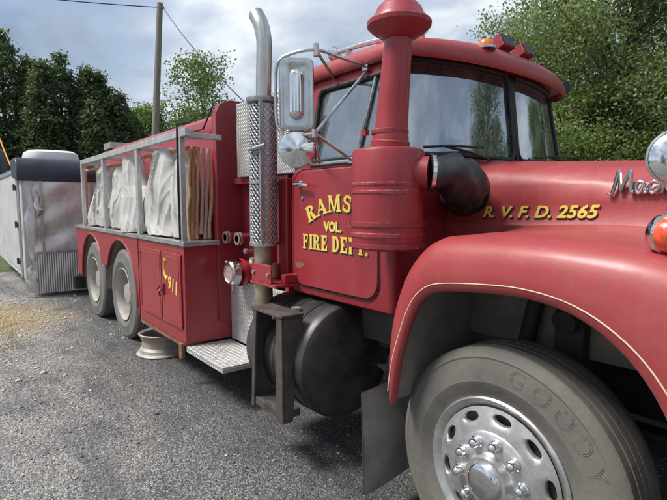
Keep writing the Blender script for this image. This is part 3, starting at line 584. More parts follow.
def arc_text(txt, c, r, a0, step, size, mat, parent, y, name='tyre_lettering', shear=0):
    big = MB()
    for i, chx in enumerate(txt):
        if chx == ' ': continue
        a = a0-step*i; rad = Vector((math.cos(a), 0, math.sin(a))); tan = Vector((math.sin(a), 0, -math.cos(a)))
        mb, w = text_mb(chx, size, Vector((c[0], y, c[2]))+rad*r-tan*size*.3, tan, rad, (0, -1, 0), .003, -.001, outline=.0012); big.add(mb.v, mb.f)
    vs = []
    for v in big.v:      # lay the letters on the curved sidewall
        rr = math.hypot(v[0]-c[0], v[2]-c[2]); ys = float(np.interp(rr, [.363, .373, .398, .448, .455, .473, .485], [1.584, 1.5865, 1.588, 1.600, 1.598, 1.608, 1.616])); vs.append((v[0], ys+(v[1]-y)*.8+.0005, v[2]))
    big.v = vs; return obj(name, big, mat, parent, flat=True)
arc_text('GOODYEAR', (-1.06, 0, .462), .382, R(79), R(13.6), .088, 'tyre', fw_, 1.592)
def rear_wheel(cx, s):
    c = Vector((cx, 1.52 if s > 0 else my(1.52), .49)); ax = (0, s, 0)
    root = obj('rear_wheel', MB().lathe([(.286, .02), (.298, .002), (.290, -.004), (.275, .01), (.262, .05), (.255, .13), (.16, .145), (.15, .10), (.115, .095), (.11, .04), (.0, .035)], c, ax, 56, False, False), 'grey_paint', T, ang=45)
    obj('tyre', MB().lathe(tyre_prof(.50, .288, .25, -.008), c, ax, 90, False, False), 'tyre_rear', root, ang=28)
    obj('inner_tyre', MB().lathe(tyre_prof(.50, .288, .25, .30), c, ax, 60, False, False), 'tyre_rear', root, ang=28)
    for k in range(10):
        a = TAU*k/10; obj('lug_nut', MB().lathe([(.018, .145), (.018, .11), (.0, .108)], c+Vector((math.cos(a)*.135, 0, math.sin(a)*.135)), ax, 8, False, False), 'rust', root)
for x in (-5.78, -7.12):
    for s in (1, -1): rear_wheel(x, s)

# --- rear body
ZB = 1.15
out_ = [(-8.02, .50), (-8.02, ZB), (-5.12, ZB), (-5.12, .36)]
def arch(cx, r, a0, a1, n=18): return [(cx+math.cos(a)*r, .49+math.sin(a)*r) for a in np.linspace(a0, a1, n)]
out_ += arch(-5.78, .61, -.08, PI-.45)+arch(-7.12, .61, .45, PI+.02)
sp_ = obj('wheel_panel', MB().prism(out_, 'y', 1.50, 1.53), 'red', T, .004)
for cx, a0, a1 in ((-5.78, -.08, PI-.45), (-7.12, .45, PI)):
    obj('arch_lip', MB().tube([(x, 1.50, z) for x, z in arch(cx, .61, a0, a1)], .012, 8), 'red_dull', sp_)
for cx in (-5.78, -7.12):
    li = MB().rings([[(x, y, z) for x, z in arch(cx, .625, -.05, PI+.05)] for y in (1.53, 2.15)], False); obj('wheel_well', li, 'liner', sp_)
cb_ = obj('side_cabinet', MB().box(-5.10, -3.90, 1.502, 1.96, .345, ZB-.002), 'red', T, .006)
for (a, b) in ((-4.98, -4.415), (-4.395, -3.95)):
    d = obj('cabinet_door', MB().box(a, b, 1.486, 1.501, .46, 1.08), 'red', T, .004)
    obj('door_edge', MB().box(a+.03, b-.03, 1.4835, 1.4862, .49, 1.05), 'red', d, .002)
    if a > -4.5: obj('latch', MB().box(a+.02, a+.07, 1.468, 1.485, .70, .80).tube([(a+.045, 1.47, .76), (a+.045, 1.44, .73), (a+.045, 1.45, .69)], .01, 8).tube([(a+.045, 1.45, .78), (a-.02, 1.45, .74)], .008, 8), 'red_dull', d)
    else: obj('hinge', MB().tube([(a-.004, 1.488, .5), (a-.004, 1.488, 1.04)], .008, 8), 'red_dull', d)
dn = [c for c in T.children if c.name.startswith('cabinet_door')][-1]
mb, w = text_mb('911', .155, (-4.235, 1.4825, .775), (.985, 0, -.17), (.17, 0, .985), (0, -1, 0), .002, .004); obj('number_lettering', mb, 'yellow', dn, flat=True)
ph = smooth([(-4.255, 1.4815, 1.02), (-4.30, 1.4815, 1.00), (-4.315, 1.4815, .93), (-4.285, 1.4815, .87), (-4.23, 1.4815, .855)], 5)
obj('telephone_symbol', MB().tube(ph, [.016]*3+[.010]*(len(ph)-6)+[.016]*3, 8), 'yellow', dn)
obj('bed_ledge', MB().box(-8.0, -3.865, 1.485, 1.80, 1.152, 1.19), 'ledge', T, .004)
obj('lower_lip', MB().box(-5.12, -3.92, 1.51, 1.56, .30, .344).box(-3.99, -3.93, 1.47, 1.50, .22, .345), 'rust', T, .003)
# bulkhead and tank
blk = [(1.79, .50), (1.79, 2.22), (1.83, 2.31), (1.92, 2.35), (3.52, 2.35), (3.61, 2.31), (3.65, 2.22), (3.65, .50)]
obj('bulkhead', MB().prism(blk, 'x', -3.96, -3.88), 'red_dull', T, .006)
tk = [(1.86, 1.14), (1.86, 2.13), (1.89, 2.23), (1.96, 2.28), (2.72, 2.31), (3.48, 2.28), (3.58, 2.23), (3.62, 2.13), (3.62, 1.14)]
tnk = obj('water_tank', MB().prism(tk, 'x', -8.02, -3.961), 'red', T, .01)
obj('tank_hatch', MB().box(-7.95, -7.6, 1.9, 2.4, 2.27, 2.36), 'ledge', tnk, .005)
obj('tank_strap', MB().tube([(-4.9, 1.84, 2.16), (-4.2, 1.82, 2.14), (-3.97, 1.81, 2.3)], .008, 6), 'gasket', tnk)
obj('bed_floor', MB().box(-8.0, -3.97, 1.81, 3.94, 1.05, 1.138).box(-8.0, -3.97, 2.2, 3.2, .87, 1.05), 'frame', T)
obj('far_side_body', MB().prism(out_, 'y', my(1.53), my(1.50)).box(-5.1, -3.9, my(1.96), my(1.53), .35, 1.14), 'red', T)
# rack
rk = obj('rack', MB().box(-7.52, -3.78, 1.49, 1.535, 2.015, 2.075), 'galv', T, .005)
for x in (-7.50, -6.36, -5.05, -3.93): obj('rack_post', MB().box(x-.035, x+.035, 1.492, 1.533, 1.191, 2.014), 'galv', rk, .004)
for x in (-7.52, -6.36, -5.05, -3.83): obj('cross_brace', MB().box(x, x+.04, 1.536, 1.80, 2.005, 2.045), 'galv', rk, .003)
obj('tie_down', MB().tube([(-3.93, 1.485, 1.2), (-3.935, 1.484, 1.6), (-3.93, 1.485, 2.12)], .008, 6), 'gasket', rk)
obj('strap_hook', MB().tube([(-3.93, 1.485, 2.12), (-3.99, 1.6, 2.15), (-3.96, 1.79, 2.28)], .006, 6), 'gasket', rk)
obj('rail_clip', MB().box(-5.6, -5.5, 1.56, 1.60, 1.93, 2.01), 'galv', rk)

# --- pump section
pp_ = obj('pump_panel', MB().box(-3.88, -2.95, 2.02, 3.4, .86, 1.70), 'red_dull', T, .004)
obj('upper_tread_panel', MB().box(-3.73, -2.88, 1.90, 3.54, 1.705, 2.29), 'tread', T, .006)
obj('lower_tread_panel', MB().box(-3.88, -3.02, 1.90, 1.925, .34, .86), 'tread_bright', T, .003)
obj('pump_frame', MB().box(-3.05, -3.0, 1.92, 2.0, .34, 1.70).box(-3.88, -3.0, 1.93, 2.0, 1.655, 1.70).box(-3.3, -3.25, 1.93, 1.98, .86, 1.65), 'red_dull', T, .004)
obj('running_step', MB().box(-3.895, -3.22, 1.50, 1.895, .285, .33), 'tread_bright', T, .005)
for x in (-3.83, -3.62):
    o = obj('discharge_outlet', MB().tube([(x, 2.03, 1.22), (x+.01, 1.86, 1.215)], .040, 16).lathe([(.052, 0), (.052, .035), (.032, .035), (.03, 0)], (x+.01, 1.825, 1.215), (0, 1, 0), 20), 'red_dull', T)
    obj('outlet_ring', MB().lathe([(.030, .02), (.033, -.006), (.05, -.006), (.054, .02)], (x+.01, 1.83, 1.215), (0, 1, 0), 20, True, False), 'ledge', o)
hs = obj('suction_inlet', MB().tube([(-3.60, 2.03, .95), (-3.61, 1.86, .945)], .088, 20).lathe([(.11, 0), (.11, .03), (.09, .03)], (-3.61, 1.84, .945), (0, 1, 0), 24, False, False), 'red_bright', T)
obj('inlet_cap', MB().lathe([(.066, -.004), (.072, -.012), (.088, -.010), (.098, .004), (.098, .060), (.09, .07)], (-3.61, 1.755, .945), (0, 1, 0), 32, False, False), 'chrome_worn', hs)
obj('cap_face', MB().lathe([(.0, .0), (.066, -.003), (.068, .006)], (-3.61, 1.755, .945), (0, 1, 0), 28, False, False), 'faded_cap', hs)
for k in range(3):
    a = k*TAU/3+.5; obj('cap_lug', MB().tube([(-3.61+math.cos(a)*.10, 1.79, .945+math.sin(a)*.10), (-3.61+math.cos(a)*.145, 1.79, .945+math.sin(a)*.145)], .014, 8), 'chrome_worn', hs)
for x, z, r in ((-3.45, 1.05, .028), (-3.55, 1.12, .022), (-3.36, .96, .030)):
    obj('valve_knob', MB().tube([(x, 2.03, z), (x, 1.88, z)], .012, 8).lathe([(.0, 0), (r, .005), (r, .03), (.01, .035)], (x, 1.855, z), (0, 1, 0), 14, False, False), 'ledge', T)

# --- exhaust
ex = Vector((-2.80, 1.62, 0))
est = obj('exhaust_stack', MB().tube(smooth([(ex.x, ex.y, 1.5), (ex.x, ex.y, 1.6), (ex.x, ex.y, 2.2), (ex.x+.01, ex.y, 2.40), (ex.x+.012, ex.y, 2.50), (ex.x-.015, ex.y-.005, 2.60), (ex.x-.065, ex.y-.01, 2.675)], 8), .048, 24, False), 'stack', T)
obj('lower_pipe', MB().tube(smooth([(ex.x-.03, ex.y, 1.30), (ex.x-.03, ex.y, .92), (ex.x-.02, ex.y+.02, .78), (ex.x+.1, ex.y+.12, .68), (ex.x+.4, ex.y+.35, .66)], 8), .058, 20), 'scorched', T)
gd = MB(); n = 20; rows = 50; r = .084; z0, z1 = 1.24, 2.13; zs = (z1-z0)/rows; vs = []
for i in range(rows+1):
    for j in range(n):
        a = TAU*(j+(.5 if i % 2 else 0))/n; vs.append((ex.x-.02+math.cos(a)*r, ex.y+math.sin(a)*r, z0+zs*i))
fs = []
for i in range(rows-1):
    for j in range(n):
        if i % 2 == 0: fs.append((i*n+j, (i+1)*n+j, (i+2)*n+j, (i+1)*n+(j-1) % n))
        else: fs.append((i*n+j, (i+1)*n+(j+1) % n, (i+2)*n+j, (i+1)*n+j))
gd.add(vs, fs); gm = obj('heat_guard', gd, 'guard', est, wire=.0095)
obj('muffler', MB().lathe([(.058, z0), (.066, z0+.02), (.066, z1-.02), (.055, z1)], (ex.x, ex.y, 0), (0, 0, 1), 28), 'guard', est)
obj('guard_collar', MB().lathe([(.05, 0), (.096, 0), (.10, .008), (.10, .03), (.05, .034)], (ex.x-.02, ex.y, z1-.006), (0, 0, 1), 28, False, False), 'guard', est); obj('guard_collar', MB().lathe([(.05, 0), (.094, 0), (.094, .022), (.05, .022)], (ex.x-.02, ex.y, z0-.012), (0, 0, 1), 28, False, False), 'guard', est)
obj('guard_rail', MB().box(ex.x+.055, ex.x+.07, ex.y-.07, ex.y-.05, z0, z1).box(ex.x-.11, ex.x-.10, ex.y-.05, ex.y-.03, z0, z1), 'guard', est)
obj('guard_bracket', MB().tube([(ex.x-.02, ex.y-.10, 1.83), (ex.x+.13, ex.y-.07, 1.85)], .012, 8), 'guard', est); obj('guard_band', MB().lathe([(.089, 0), (.092, .001), (.092, .016), (.089, .017)], (ex.x-.02, ex.y, 1.62), (0, 0, 1), 24, False, False), 'guard', est)
obj('exhaust_mount', MB().box(-2.86, -2.62, 1.548, 1.56, 1.005, 1.12).box(-2.87, -2.56, 1.54, 1.76, .985, 1.004).box(-2.87, -2.80, 1.70, 2.0, 1.005, 1.10).box(-2.62, -2.57, 1.62, 2.1, 1.005, 1.06), 'red', T, .004)
for x in (-2.83, -2.65): obj('mount_bolt', MB().lathe([(.012, 0), (.012, .012)], (x, 1.537, 1.06), (0, 1, 0), 8), 'ledge', T)

# --- cab
def rrect(x0, x1, y0, y1, r, n=6):
    p = []
    for cx, cy, a0 in ((x1-r, y0+r, -PI/2), (x1-r, y1-r, 0), (x0+r, y1-r, PI/2), (x0+r, y0+r, PI)):
        p += [(cx+math.cos(a0+PI/2*k/n)*r, cy+math.sin(a0+PI/2*k/n)*r) for k in range(n+1)]
    return p
YN, YF = 1.72, my(1.72)
cb = MB(); rs = []
for z, i in ((.935, .03), (.95, .006), (.98, 0), (1.2, -.004), (1.5, -.004), (1.66, 0), (1.695, .012), (1.715, .035)):
    rs.append([(x, y, z) for x, y in rrect(-2.67+i, -1.74, YN+i, YF-i, .05)])
cb.rings(rs, True, True, True)
cab = obj('cab', cb, 'red', T, ang=40)
obj('cab_floor', MB().box(-2.6, -1.8, 1.86, 3.58, 1.72, 1.73), 'interior', cab)
obj('corner_panel', MB().box(-2.80, -2.70, 1.715, 1.80, .96, 1.66).box(-2.79, -2.71, 1.80, 3.6, 1.0, 1.62), 'red', T, .012)
# greenhouse
def ringpanel(outer, inner, f, back=.035):
    mb = MB(); A = [f(*p) for p in outer]; B = [f(*p) for p in inner]; 
    A2 = [f(*p, d=back) for p in outer]; B2 = [f(*p, d=back) for p in inner]
    mb.rings([A, B, B2, A2, A], True); return mb
def squareify(inner, x0, x1, z0, z1):
    cx, cz = (x0+x1)/2, (z0+z1)/2; o = []
    for x, z in inner:
        dx, dz = x-cx, z-cz; k = min((x1-x0)/2/max(1e-6, abs(dx)), (z1-z0)/2/max(1e-6, abs(dz))); o.append((cx+dx*k, cz+dz*k))
    return o
def dens(p, m=4):
    o = []
    for i in range(len(p)):
        a, b = p[i], p[(i+1) % len(p)]; d = math.dist(a, b); k = max(1, int(d/.04))
        o += [(a[0]+(b[0]-a[0])*j/k, a[1]+(b[1]-a[1])*j/k) for j in range(k)]
    return o
def side_f(s):
    def f(x, z, d=0):
        y = 1.745+(z-1.7)*.16+d; return (x, y if s > 0 else my(y), z)
    return f
WX0, WX1, WZ0, WZ1 = -2.475, -1.865, 1.745, 2.165
for s in (1, -1):
    f = side_f(s); inner = dens(rrect(WX0, WX1 if s > 0 else -2.04, WZ0, WZ1, .045)); outer = squareify(inner, -2.60, -1.82 if s > 0 else -2.0, 1.70, 2.275)
    pn = obj('side_frame', ringpanel(outer, inner, f), 'red', cab, ang=30)
    obj('window_gasket', MB().tube([f(*p, d=-.001) for p in inner+inner[:1]], .012, 8, False), 'gasket', T)
    gls = MB().add([f(*p, d=.012) for p in inner], [tuple(range(len(inner)))]); sw = obj('side_window', gls, 'glass', T, recalc=False)
    obj('window_divider', MB().tube([f(-1.985, 2.16, d=.002), f(-2.055, 1.75, d=.002)], .010, 8), 'chrome_worn', sw)
    obj('vent_divider', MB().tube([f(-1.91, 2.15, d=.006), f(-1.885, 2.07, d=.006)], .006, 8), 'gasket', sw)
    obj('window_sill', MB().tube([f(WX0-.01, WZ0-.018, d=-.012), f(WX1, WZ0-.018, d=-.012)], .011, 8), 'chrome', sw)
TH = .88   # half width of the windshield zone
def wsf(t, z, d=0):
    x = -1.665-.17*(abs(t)**2.4)-(z-1.72)*.13-d-.035*(t+.6)
    y = YC+t*(TH-(z-1.7)*.14); return (x, y, z)
for (a, b) in ((-.985, -.022), (.022, .985)):
    inner = dens(rrect(a, b, 1.75, 2.245, .06)); inner = [(t, z) for t, z in inner]
    gls = MB(); nt_, nz_ = 22, 8
    rr = []
    for i in range(nt_+1):
        t = a+(b-a)*i/nt_; e = min(i, nt_-i)/nt_*(b-a); cut = 0 if e > .06 else .06-math.sqrt(max(0, .0036-(.06-e)**2)); rr.append([wsf(t, 1.75+cut+(2.245-1.75-2*cut)*j/nz_, .012) for j in range(nz_+1)])
    wsn = obj('windshield_pane', gls.rings(rr, False), 'glass', T)
    obj('pane_gasket', MB().tube([wsf(*p) for p in inner+inner[:1]], .013, 8, False), 'gasket', wsn)
# frame round the windshield: ring from the cab edge to the glass
fr = dens(rrect(-.985, .985, 1.75, 2.245, .06)); fo = squareify(fr, -1.0, 1.0, 1.70, 2.285)
obj('windshield_frame', ringpanel(fo, fr, wsf), 'red', cab, ang=30)
obj('centre_post', MB().tube([wsf(0, 1.74, -.004), wsf(0, 2.25, -.004)], .012, 8), 'gasket', cab)
for s in (1, -1):   # rear wall of greenhouse with window
    pass
bi = dens(rrect(2.1, 3.34, 1.80, 2.13, .05)); bo = squareify(bi, 1.80, 3.64, 1.70, 2.275)
obj('rear_wall', ringpanel(bo, bi, lambda y, z, d=0: (-2.60+d, y, z)), 'red', cab)
obj('rear_window', MB().add([(-2.585, y, z) for y, z in bi], [tuple(range(len(bi)))]), 'glass', cab, recalc=False)
# roof
def roofring(z, i, vis=0.0):
    p = rrect(-2.63+i, -1.64-i*1.2+vis, 1.79+i, my(1.79)-i, .09, 8); o = []
    P2 = []
    for k in range(len(p)):
        a, b = p[k], p[(k+1) % len(p)]; m = max(1, int(math.dist(a, b)/.12)); P2 += [(a[0]+(b[0]-a[0])*j/m, a[1]+(b[1]-a[1])*j/m) for j in range(m)]
    for x, y in P2:
        t = (y-YC)/TH; g = max(0, (x+2.63)/1.0); o.append((x-(.18*abs(t)**2.4+.035*(t+.6))*g, y, z))
    return o
base = roofring(0, 0); cxm = -2.14
def scl(k, z, dome=0): return [(cxm+(x-cxm)*k[0], YC+(y-YC)*k[1], z+dome*(1-((y-YC)/.95)**2)) for x, y, _ in base]
rs = [scl((.93, .965), 2.262), scl((.985, .99), 2.228), scl((1.0, 1.0), 2.236), scl((1.005, 1.003), 2.262), scl((.995, .998), 2.288, .01), scl((.955, .975), 2.312, .02), scl((.86, .92), 2.328, .035), scl((.6, .7), 2.338, .05), scl((.2, .3), 2.342, .055), scl((.02, .03), 2.342, .056)]
roof = obj('cab_roof', MB().rings(rs, True, True, True), 'red_hood', cab, ang=45)
for s in (1, -1): obj('drip_rail', MB().tube([side_f(s)(x, 2.232, d=-.022) for x in (-2.58, -2.2, -1.80 if s > 0 else -2.0)], .009, 8), 'red_dull', cab)
# door
for s in (1, -1):
    yy = YN-.008 if s > 0 else YF+.008
    pl = rrect(-2.605, -1.84, 1.0, 1.69, .10); d_ = obj('cab_door', MB().prism(pl, 'y', yy-.006*s, yy+.02*s), 'red', T, .006)
    sm_ = dens(rrect(-2.613, -1.832, .992, 1.698, .105)); obj('door_seam', MB().tube([(x, yy+.004*s, z) for x, z in sm_+sm_[:2]], .0042, 6, False), 'gasket', d_)
    obj('door_handle', MB().tube([(-2.53, yy-.01*s, 1.612), (-2.53, yy-.035*s, 1.612)], .011, 8).tube([(-2.545, yy-.038*s, 1.612), (-2.46, yy-.042*s, 1.612), (-2.40, yy-.038*s, 1.600)], [.013, .012, .009], 10).lathe([(.022, 0), (.02, -.008*s)], (-2.53, yy-.006*s, 1.612), (0, 1, 0), 14), 'chrome', d_)
    obj('door_lock', MB().lathe([(.012, 0), (.012, -.006*s)], (-2.50, yy-.006*s, 1.53), (0, 1, 0), 12), 'chrome_worn', d_)
doorN = [c for c in T.children if c.name == 'cab_door'][0]
obj('rust_scar', MB().prism([(-2.54+.045*math.cos(a)*(1+.2*math.sin(3*a)), 1.12+.022*math.sin(a)*(1+.3*math.cos(2*a))) for a in np.linspace(0, TAU, 18)[:-1]], 'y', YN-.0155, YN-.013), 'rust', doorN)
# serif lettering, stroke by stroke
def gl_poly(chx):
    s, t, q = .27, .13, .09   # stem, thin, serif height
    def Rr(x0, x1, z0, z1): return [(x0, z0), (x1, z0), (x1, z1), (x0, z1)]
    def arc(cx, cz, rx, rz, a0, a1, w, wz=None, n=10):
        wz = wz or w*.6; A = np.linspace(a0, a1, n)
        return [(cx+math.cos(a)*rx, cz+math.sin(a)*rz) for a in A]+[(cx+math.cos(a)*(rx-w), cz+math.sin(a)*(rz-wz)) for a in A[::-1]]
    st = lambda x: [Rr(x, x+s, 0, 1), Rr(x-.09, x+s+.09, 0, q), Rr(x-.09, x+s+.09, 1-q, 1)]
    G = {
     'I': (st(.09), .45), 'F': (st(.09)+[Rr(.1, .72, .86, 1), Rr(.62, .73, .68, 1), Rr(.3, .56, .44, .57), Rr(.50, .57, .36, .65)], .82),
     'E': (st(.09)+[Rr(.1, .74, .86, 1), Rr(.64, .75, .68, 1), Rr(.3, .56, .44, .57), Rr(.50, .57, .36, .65), Rr(.1, .76, 0, .14), Rr(.66, .78, 0, .33)], .86),
     'L': (st(.09)+[Rr(.1, .72, 0, .14), Rr(.64, .75, 0, .35)], .80),
     'T': ([Rr(.27, .54, 0, 1), Rr(.18, .63, 0, q), Rr(0, .81, .86, 1), Rr(0, .1, .66, 1), Rr(.71, .81, .66, 1)], .86),
     'D': (st(.09)+[arc(.36, .5, .5, .5, -PI/2, PI/2, .24, .12, 14), Rr(.2, .38, 0, .12), Rr(.2, .38, .88, 1)], .94),
     'P': (st(.09)+[arc(.36, .72, .42, .28, -PI/2, PI/2, .22, .11), Rr(.2, .38, .44, .55), Rr(.2, .38, .89, 1)], .84),
     'R': (st(.09)+[arc(.36, .74, .42, .26, -PI/2, PI/2, .22, .11), Rr(.2, .38, .48, .59), Rr(.2, .38, .89, 1), [(.40, .5), (.62, .5), (.90, 0), (.62, 0)], Rr(.58, .96, 0, q)], .98),
     'A': ([[(.0, 0), (.13, 0), (.50, 1), (.40, 1)], [(.36, 1), (.56, 1), (.98, 0), (.68, 0)], Rr(.22, .72, .28, .39), Rr(-.05, .25, 0, q), Rr(.58, 1.04, 0, q)], 1.02),
     'M': ([Rr(.09, .21, 0, 1), Rr(.86, 1.12, 0, 1), [(.05, 1), (.33, 1), (.68, .05), (.52, .05)], [(.52, .05), (.68, .05), (.98, 1), (.86, 1)], Rr(0, .32, 0, q), Rr(.78, 1.2, 0, q), Rr(0, .3, 1-q, 1), Rr(.9, 1.2, 1-q, 1)], 1.24),
     'S': ([arc(.38, .73, .33, .27, R(20), R(270), .2, .13, 14), arc(.38, .29, .35, .29, R(-160), R(90), .22, .13, 14), Rr(.62, .72, .62, .92), Rr(.02, .12, .08, .38)], .80),
     'Y': ([Rr(.32, .58, 0, .5), [(0, 1), (.28, 1), (.58, .42), (.34, .42)], [(.48, .5), (.58, .42), (.9, 1), (.78, 1)], Rr(.22, .68, 0, q), Rr(-.05, .34, 1-q, 1), Rr(.66, .98, 1-q, 1)], .95),
     '.': ([Rr(.02, .22, 0, .2)], .3), ' ': ([], .35)}
    return G[chx]
def serif(txt, place, h, wk=.92):
    """place(k, x) -> origin, right, up for the letter whose left edge is at run x"""
    ye, bl = MB(), MB(); x = 0
    for chx in txt:
        polys, adv = gl_poly(chx); o, r, u = place(x, adv*h*wk)
        for j, pg in enumerate(polys):
            for mb, off, dep in ((bl, Vector((.010, 0, -.010)), .0004+.00008*j), (ye, Vector((0, 0, 0)), .0016+.0001*j)):
                def P(p, d): return o+r*(p[0]*h*wk)+u*(p[1]*h)+off+Vector((0, -d, 0))
                mb.rings([[P(p, -.001) for p in pg], [P(p, dep) for p in pg]], True, False, True)
        x += (adv+.08)*h*wk
    return ye, bl
def run_len(txt, h, wk=.92): return sum((gl_poly(c)[1]+.08)*h*wk for c in txt)
YD = YN-.0145
def straight(x0, z0): return lambda x, a: (Vector((x0+x, YD, z0)), Vector((1, 0, 0)), Vector((0, 0, 1)))
def arched(xc, z0, rad, L):
    def f(x, a):
        th = (x+a/2-L/2)/rad; c = Vector((xc, YD, z0-rad)); u = Vector((math.sin(th), 0, math.cos(th))); r = Vector((math.cos(th), 0, -math.sin(th)))
        return c+u*rad-r*a/2, r, u
    return f
L1 = run_len('RAMSEY', .094, 1.0); L2 = run_len('FIRE DEPT.', .088)
for txt, pl, h, wk in (('RAMSEY', arched(-2.15, 1.452, .60, L1), .094, 1.0), ('FIRE DEPT.', straight(-2.50, 1.228), .088, .92*.60/L2)):
    ye, bl = serif(txt, pl, h, wk); obj('lettering_shadow', bl, 'black_letter', doorN, flat=True); obj('door_lettering', ye, 'yellow', doorN, flat=True)
for off, m_, dz in (((.007, -.0006, -.007), 'black_letter', 0), ((0, -.0016, 0), 'yellow', 0)):
    mb, w = text_mb('VOL.', .074, (-2.285+off[0], YD+off[1]+.0015, 1.342+off[2]), (1, 0, 0), (0, 0, 1), (0, -1, 0), .0015, .0035); obj('door_lettering' if m_ == 'yellow' else 'lettering_shadow', mb, m_, doorN, flat=True)
# interior
obj('seat_back', MB().box(-2.52, -2.40, 1.9, 2.5, 1.5, 1.98).box(-2.52, -2.40, 2.95, 3.5, 1.5, 1.98), 'seat', cab, .05)
st_ = MB(); st_.lathe([(.20+.012*math.cos(a), .012*math.sin(a)) for a in np.linspace(0, TAU, 9)], (-2.02, 3.2, 1.85), (.5, 0, .85), 28, False, False); obj('steering_wheel', st_, 'gasket', cab)
# wipers
for ya, s in ((2.30, 1), (3.3, 1)):
    w_ = obj('wiper', MB().tube([(-1.655, ya+.05, 1.735), (-1.665, ya-.10, 1.765), (-1.68, ya-.28, 1.785)], .008, 8), 'gasket', T)
    obj('wiper_blade', MB().tube([(-1.70, ya-.42, 1.775), (-1.67, ya-.25, 1.79), (-1.655, ya+.0, 1.795)], .007, 6), 'gasket', w_)
# roof equipment
hn = obj('air_horn', MB().tube([(-2.50, 1.97, 2.425), (-2.30, 2.0, 2.43), (-2.05, 2.07, 2.435), (-1.9, 2.1, 2.435)], [.014, .016, .020, .03], 14).lathe([(.0, -.02), (.04, -.015), (.045, .01), (.03, .04), (.015, .05)], (-2.53, 1.965, 2.42), (1, .1, 0), 18), 'chrome', T)
obj('horn_bracket', MB().box(-2.42, -2.39, 1.97, 2.0, 2.30, 2.42).box(-2.10, -2.07, 2.04, 2.07, 2.31, 2.42), 'chrome_worn', hn)
def amber(x, y, z, r=.03):
    b_ = obj('marker_light', MB().lathe([(r*1.25, 0), (r*1.25, .012)], (x, y, z), (0, 0, 1), 18), 'chrome_worn', T)
    obj('amber_lens', MB().lathe([(r, .012), (r, .03), (r*.8, .045), (.0, .055)], (x, y, z), (0, 0, 1), 18, True, False), 'amber', b_)
amber(-1.86, 2.02, 2.335, .022); amber(-1.70, 2.36, 2.325, .045)
for (x, y, z, k) in ((-1.765, 2.56, 2.335, .72), (-1.755, 2.76, 2.325, .66)):
    rot = Matrix.Rotation(R(-24), 3, 'Y'); q = MB(); w = .085*k
    vs = [Vector(v) for v in ((-.10*k, -w*.8, -.045*k), (-.10*k, w*.8, -.045*k), (.10*k, -w, -.05*k), (.10*k, w, -.05*k), (-.10*k, -w*.8, .045*k), (-.10*k, w*.8, .045*k), (.10*k, -w, .06*k), (.10*k, w, .06*k))]
    vs = [rot@v+Vector((x, y, z+.045)) for v in vs]; q.add(vs, [(0, 1, 3, 2), (4, 6, 7, 5), (0, 2, 6, 4), (1, 5, 7, 3), (0, 4, 5, 1), (2, 3, 7, 6)])
    sr = obj('roof_siren', q, 'red_dull', T, .006)
    fc = [rot@Vector((.102*k, sy*w*.86, sz*.047*k))+Vector((x, y, z+.048)) for sy, sz in ((-1, -1), (1, -1), (1, 1), (-1, 1))]
    obj('siren_mouth', MB().add(fc, [(0, 1, 2, 3)]), 'black_letter', sr, recalc=False)
    obj('siren_foot', MB().box(x-.05, x+.05, y-.03, y+.03, 2.33, z+.03), 'black_steel', sr, .004)
obj('roof_lamp', MB().lathe([(.03, -.03), (.045, .0), (.045, .03), (.0, .035)], (-1.90, 3.55, 2.315), (1, -.3, 0), 18, True, False).tube([(-1.9, 3.52, 2.25), (-1.9, 3.55, 2.3)], .012, 8), 'gasket', T)

# --- hood
def hood_row(x):
    f = (x+1.76)/1.5; zt = 1.722-.092*min(1, max(0, f))**.55-.03*max(0, f-.5); k = 1-.03*f; half = .55*k
    p = [(half-.01, 1.20), (half+.012, 1.36), (half+.016, 1.395), (half, 1.41), (half-.006, 1.50), (half-.014, 1.58), (half-.03, zt-.06), (half-.055, zt-.028), (half-.09, zt-.008), (half-.15, zt+.004), (half*.45, zt+.032), (0, zt+.04)]
    P = [(x, YC-a, z) for a, z in p]; return P+[(x, YC+a, z) for a, z in p[::-1][1:]]
xs = [-1.76, -1.73, -1.6, -1.4, -1.2, -1.0, -.8, -.6, -.4, -.2, -.08, -.04]
rs = [hood_row(x) for x in xs]
for i, sh in ((-1, .10), (-2, .03)): rs[i] = [(x, y, z-sh*.6 if z > 1.45 else z) for x, y, z in rs[i]]
hood = obj('hood', MB().rings(rs, False), 'red_hood', T, ang=50)
obj('nose_panel', MB().box(-.16, -.045, 1.62, my(1.62), .70, 1.30).box(-.16, -.046, 2.13, my(2.13), 1.30, 1.56), 'red_hood', hood, .02)
gr = obj('grille', MB().box(-.044, -.02, 2.2, my(2.2), .75, 1.52), 'frame', hood, .01)
for k in range(15): obj('grille_bar', MB().box(-.02, .0, 2.2, my(2.2), .78+.05*k, .80+.05*k), 'chrome_worn', hood)
obj('bumper', MB().box(.02, .14, 1.55, my(1.55), .42, .72), 'chrome_worn', T, .02)
